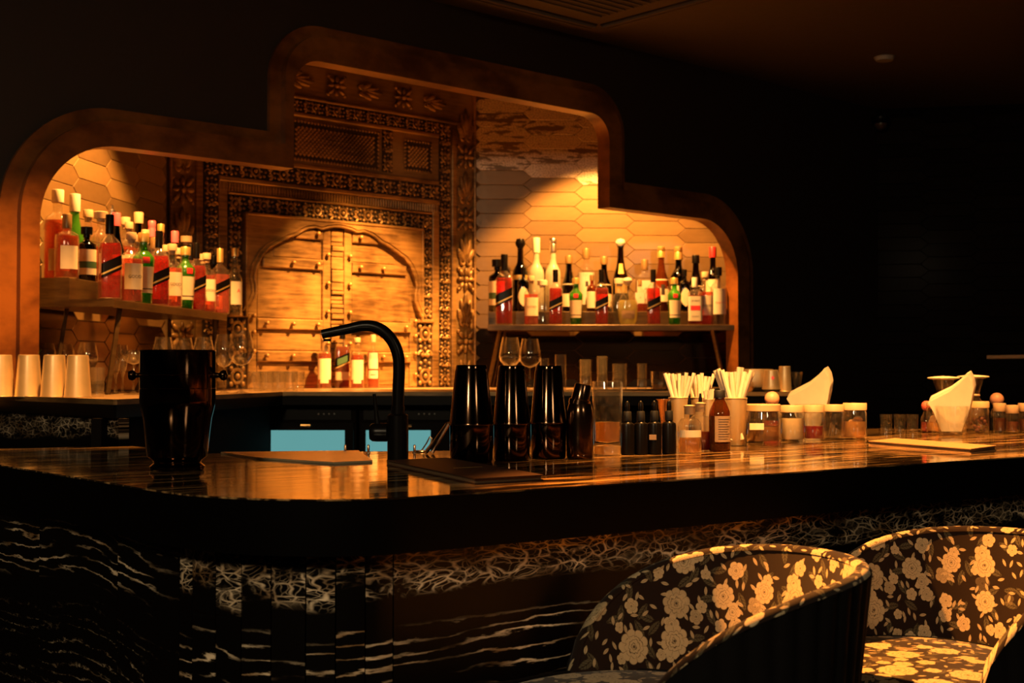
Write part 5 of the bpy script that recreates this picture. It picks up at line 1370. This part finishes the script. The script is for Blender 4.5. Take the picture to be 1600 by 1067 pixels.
# ------------------------------------------------------------------ tub chairs
def tub_chair(loc, facing, label, Rm=0.27, seat=0.762, backh=0.205, sc=1.0):
    # facing: heading of the open front, angle of (x, y)
    t = thing('tub_stool', label, 'stool', loc, facing, 'floral tub stools at the bar')
    t.scale = (sc, sc, sc)
    def topz(a):   # a = angle from the back (0) to the front (pi)
        f = min(1.0, abs(a)/math.radians(122))
        return seat - 0.02 + (backh+0.02)*(1.0 - f**3.4)**0.6
    A0 = math.radians(122); NA = 56
    # inner upholstery from seat to rim
    inn = MB(); uv = []; NZ = 10; vs = []
    for i in range(NA+1):
        a = -A0 + 2*A0*i/NA; tz = topz(a)
        for j in range(NZ+1):
            f = j/NZ; r_ = Rm*(0.80 + 0.13*f)
            z = seat-0.06 + (tz-seat+0.06)*f
            vs.append((-r_*math.cos(a), -r_*math.sin(a), z)); uv.append((a*Rm*1.0, z))
    fs = [(i*(NZ+1)+j, (i+1)*(NZ+1)+j, (i+1)*(NZ+1)+j+1, i*(NZ+1)+j+1) for i in range(NA) for j in range(NZ)]
    inn.add(vs, fs); inn.uv = uv; inn.build('inner_upholstery', M_flor, t, 60)
    # rounded rim
    rim = MB(); vs = []; uv = []; K = 8
    for i in range(NA+1):
        a = -A0 + 2*A0*i/NA; tz = topz(a)
        for j in range(K+1):
            b = PI - PI*j/K
            r_ = Rm*0.965 + 0.0125*math.cos(b)
            z = tz + 0.010*math.sin(b)
            vs.append((-r_*math.cos(a), -r_*math.sin(a), z)); uv.append((a*Rm, tz + 0.05*j/K))
    fs = [(i*(K+1)+j, (i+1)*(K+1)+j, (i+1)*(K+1)+j+1, i*(K+1)+j+1) for i in range(NA) for j in range(K)]
    rim.add(vs, fs); rim.uv = uv; rim.build('rim', M_flor, t, 60)
    # channelled outer shell
    out = MB(); vs = []; NO = 224; NZo = 8
    for i in range(NO+1):
        a = -A0 + 2*A0*i/NO; tz = topz(a)
        for j in range(NZo+1):
            f = j/NZo; r_ = Rm*(0.86 + 0.135*f) + 0.006*abs(math.sin(a*22 + f*2.0))
            vs.append((-r_*math.cos(a), -r_*math.sin(a), seat-0.14 + (tz-seat+0.14)*f))
    fs = [(i*(NZo+1)+j, (i+1)*(NZo+1)+j, (i+1)*(NZo+1)+j+1, i*(NZo+1)+j+1) for i in range(NO) for j in range(NZo)]
    out.add(vs, fs); out.build('outer_shell', M_velvet, t, 50)
    # front ends of the arms
    for sg in (-1, 1):
        a = sg*A0; tz = topz(a); e = MB()
        e.add([(-Rm*q*math.cos(a), -Rm*q*math.sin(a), z) for q, z in ((0.80,seat-0.06),(0.86,seat-0.14),(0.995,tz),(0.93,tz+0.012))], [(0,1,2,3)])
        e.build('arm_end', M_velvet, t, 0)
    st = MB(); pr = [(0.0004,seat-0.10),(Rm*0.80,seat-0.10),(Rm*0.845,seat-0.085),(Rm*0.85,seat-0.02),(Rm*0.82,seat-0.004),(Rm*0.72,seat+0.004),(Rm*0.4,seat+0.008),(0.0004,seat+0.009)]
    st.lathe(pr, 40, cap=False, off=(Rm*0.28,0,0)); st.uv = [(v[0]*1.0+0.31, v[1]*1.0+0.17) for v in st.v]
    st.build('seat', M_flor, t, 50)
    m = MB(); m.lathe([(Rm*0.86,seat-0.011),(Rm*0.868,seat-0.006),(Rm*0.86,seat-0.001),(Rm*0.852,seat-0.006),(Rm*0.86,seat-0.011)], 40, cap=False, off=(Rm*0.28,0,0)); m.build('seat_piping', M_velvet, t, 60)
    MB().lathe([(Rm*0.75,seat-0.16),(Rm*0.80,seat-0.11),(Rm*0.80,seat-0.1)], 32).build('seat_base', M_velvet, t, 40)
    for q in range(4):
        a = PI/4 + q*PI/2
        m = MB(); m.tube([(Rm*0.55*math.cos(a),Rm*0.55*math.sin(a),seat-0.15),(Rm*0.78*math.cos(a),Rm*0.78*math.sin(a),0.0)], [0.018,0.011], 8); m.build('leg', M_black, t, 50)
    m = MB(); m.tube([(Rm*0.69*math.cos(q*PI/12),Rm*0.69*math.sin(q*PI/12),0.28) for q in range(25)], 0.008, 6); m.build('footrest_ring', M_brass, t, 60)
    return t
tub_chair((0.275, 2.10, 0), math.radians(187), 'floral tub bar stool nearest the camera with black ribbed back', 0.285, backh=0.215)
tub_chair((0.80, 2.43, 0), math.radians(204), 'floral tub bar stool at the right with brightly lit seat', 0.27)

# ------------------------------------------------------------------ ceiling and wall fittings
pc = onz(935, 47, CEIL)
Mc = Matrix.Translation((pc.x, pc.y, CEIL)) @ Matrix.Rotation(ROTF, 4, 'Z')
t = thing('ceiling_cassette', 'square ceiling air conditioning cassette with slot louvres above the niche', 'air conditioner', M=Mc)
W = 1.05
MB().box(-W, 0, -W, 0, -0.018, -0.0005).build('fascia', M_ceil, t, 0)
g = MB().box(-W+0.22, -0.22, -W+0.22, -0.22, -0.022, -0.0185).build('intake_grille', flat('grille_dark', (0.03,0.022,0.015), 0.7), t, 0)
for i in range(12):
    a = -W+0.24 + i*(W-0.48)/11
    MB().box(-W+0.23, -0.23, a-0.006, a+0.006, -0.028, -0.0225).build('grille_bar', M_ceil, g, 0)
for (x0,x1,y0,y1) in [(-W+0.13,-0.13,-0.12,-0.05),(-W+0.13,-0.13,-W+0.05,-W+0.12),(-0.12,-0.05,-W+0.13,-0.13),(-W+0.05,-W+0.12,-W+0.13,-0.13)]:
    sl = MB().box(x0,x1,y0,y1,-0.024,-0.0185).build('louvre_slot', M_blackm, t, 0)
    for q in range(2):
        if x1-x0 > y1-y0: MB().box(x0,x1,y0+0.01+q*0.032,y0+0.03+q*0.032,-0.034,-0.0245).build('louvre_blade', M_ceil, sl, 0)
        else: MB().box(x0+0.01+q*0.032,x0+0.03+q*0.032,y0,y1,-0.034,-0.0245).build('louvre_blade', M_ceil, sl, 0)
pc = onz(1382, 89, CEIL)
t = thing('ceiling_disc', 'small round grey detector on the dark ceiling', 'detector', (pc.x, pc.y, CEIL-0.001))
MB().lathe([(0.05,0),(0.05,-0.01),(0.044,-0.02),(0.0004,-0.022)], 28).build('disc_cover', M_grey, t, 40)
MB().lathe([(0.056,0),(0.056,-0.004),(0.05,-0.005)], 28).build('mount_ring', M_grey, t, 40)
s_, z_ = onpl(1388, 198, CF)
pw = NF*(CF-0.02) + UF*(s_-0.12)
t = thing('dome_camera', 'small dark dome camera in the far upper wall corner', 'camera', (pw.x, pw.y, z_), ROTF)
m = MB(); m.lathe([(0.05,0.045),(0.06,0.04),(0.06,0.02),(0.045,0.0)], 20); m.build('housing', M_black, t, 40)
m = MB(); m.ball((0,0,0.0), 0.042, 16, 8); m.build('dome', flat('smoked_dome', (0.09,0.05,0.03), 0.2), t, 60)
# wooden ledge on the right
t = thing('wall_ledge', 'narrow wooden ledge on brackets at the far right wall', 'ledge', (0,0,0))
a_ = Vector(((1541-800)/FPX*6.4, 6.4, ZC + (HOR-557)/FPX*6.4)); b_ = Vector(((1700-800)/FPX*5.9, 5.9, a_.z))
t.location = a_; t.rotation_euler = (0,0,math.atan2(b_.y-a_.y, b_.x-a_.x))
L_ = (b_-a_).length
MB().bbox(0, L_, 0, 0.20, -0.012, 0.006, 0.003).build('ledge_board', M_wood, t, 0)
for x_ in (0.12, L_-0.1):
    m = MB(); m.tube([(x_,0.19,-0.012),(x_,0.19,-(a_.z)+0.002)], 0.015, 8); m.build('post', M_black, t, 40)
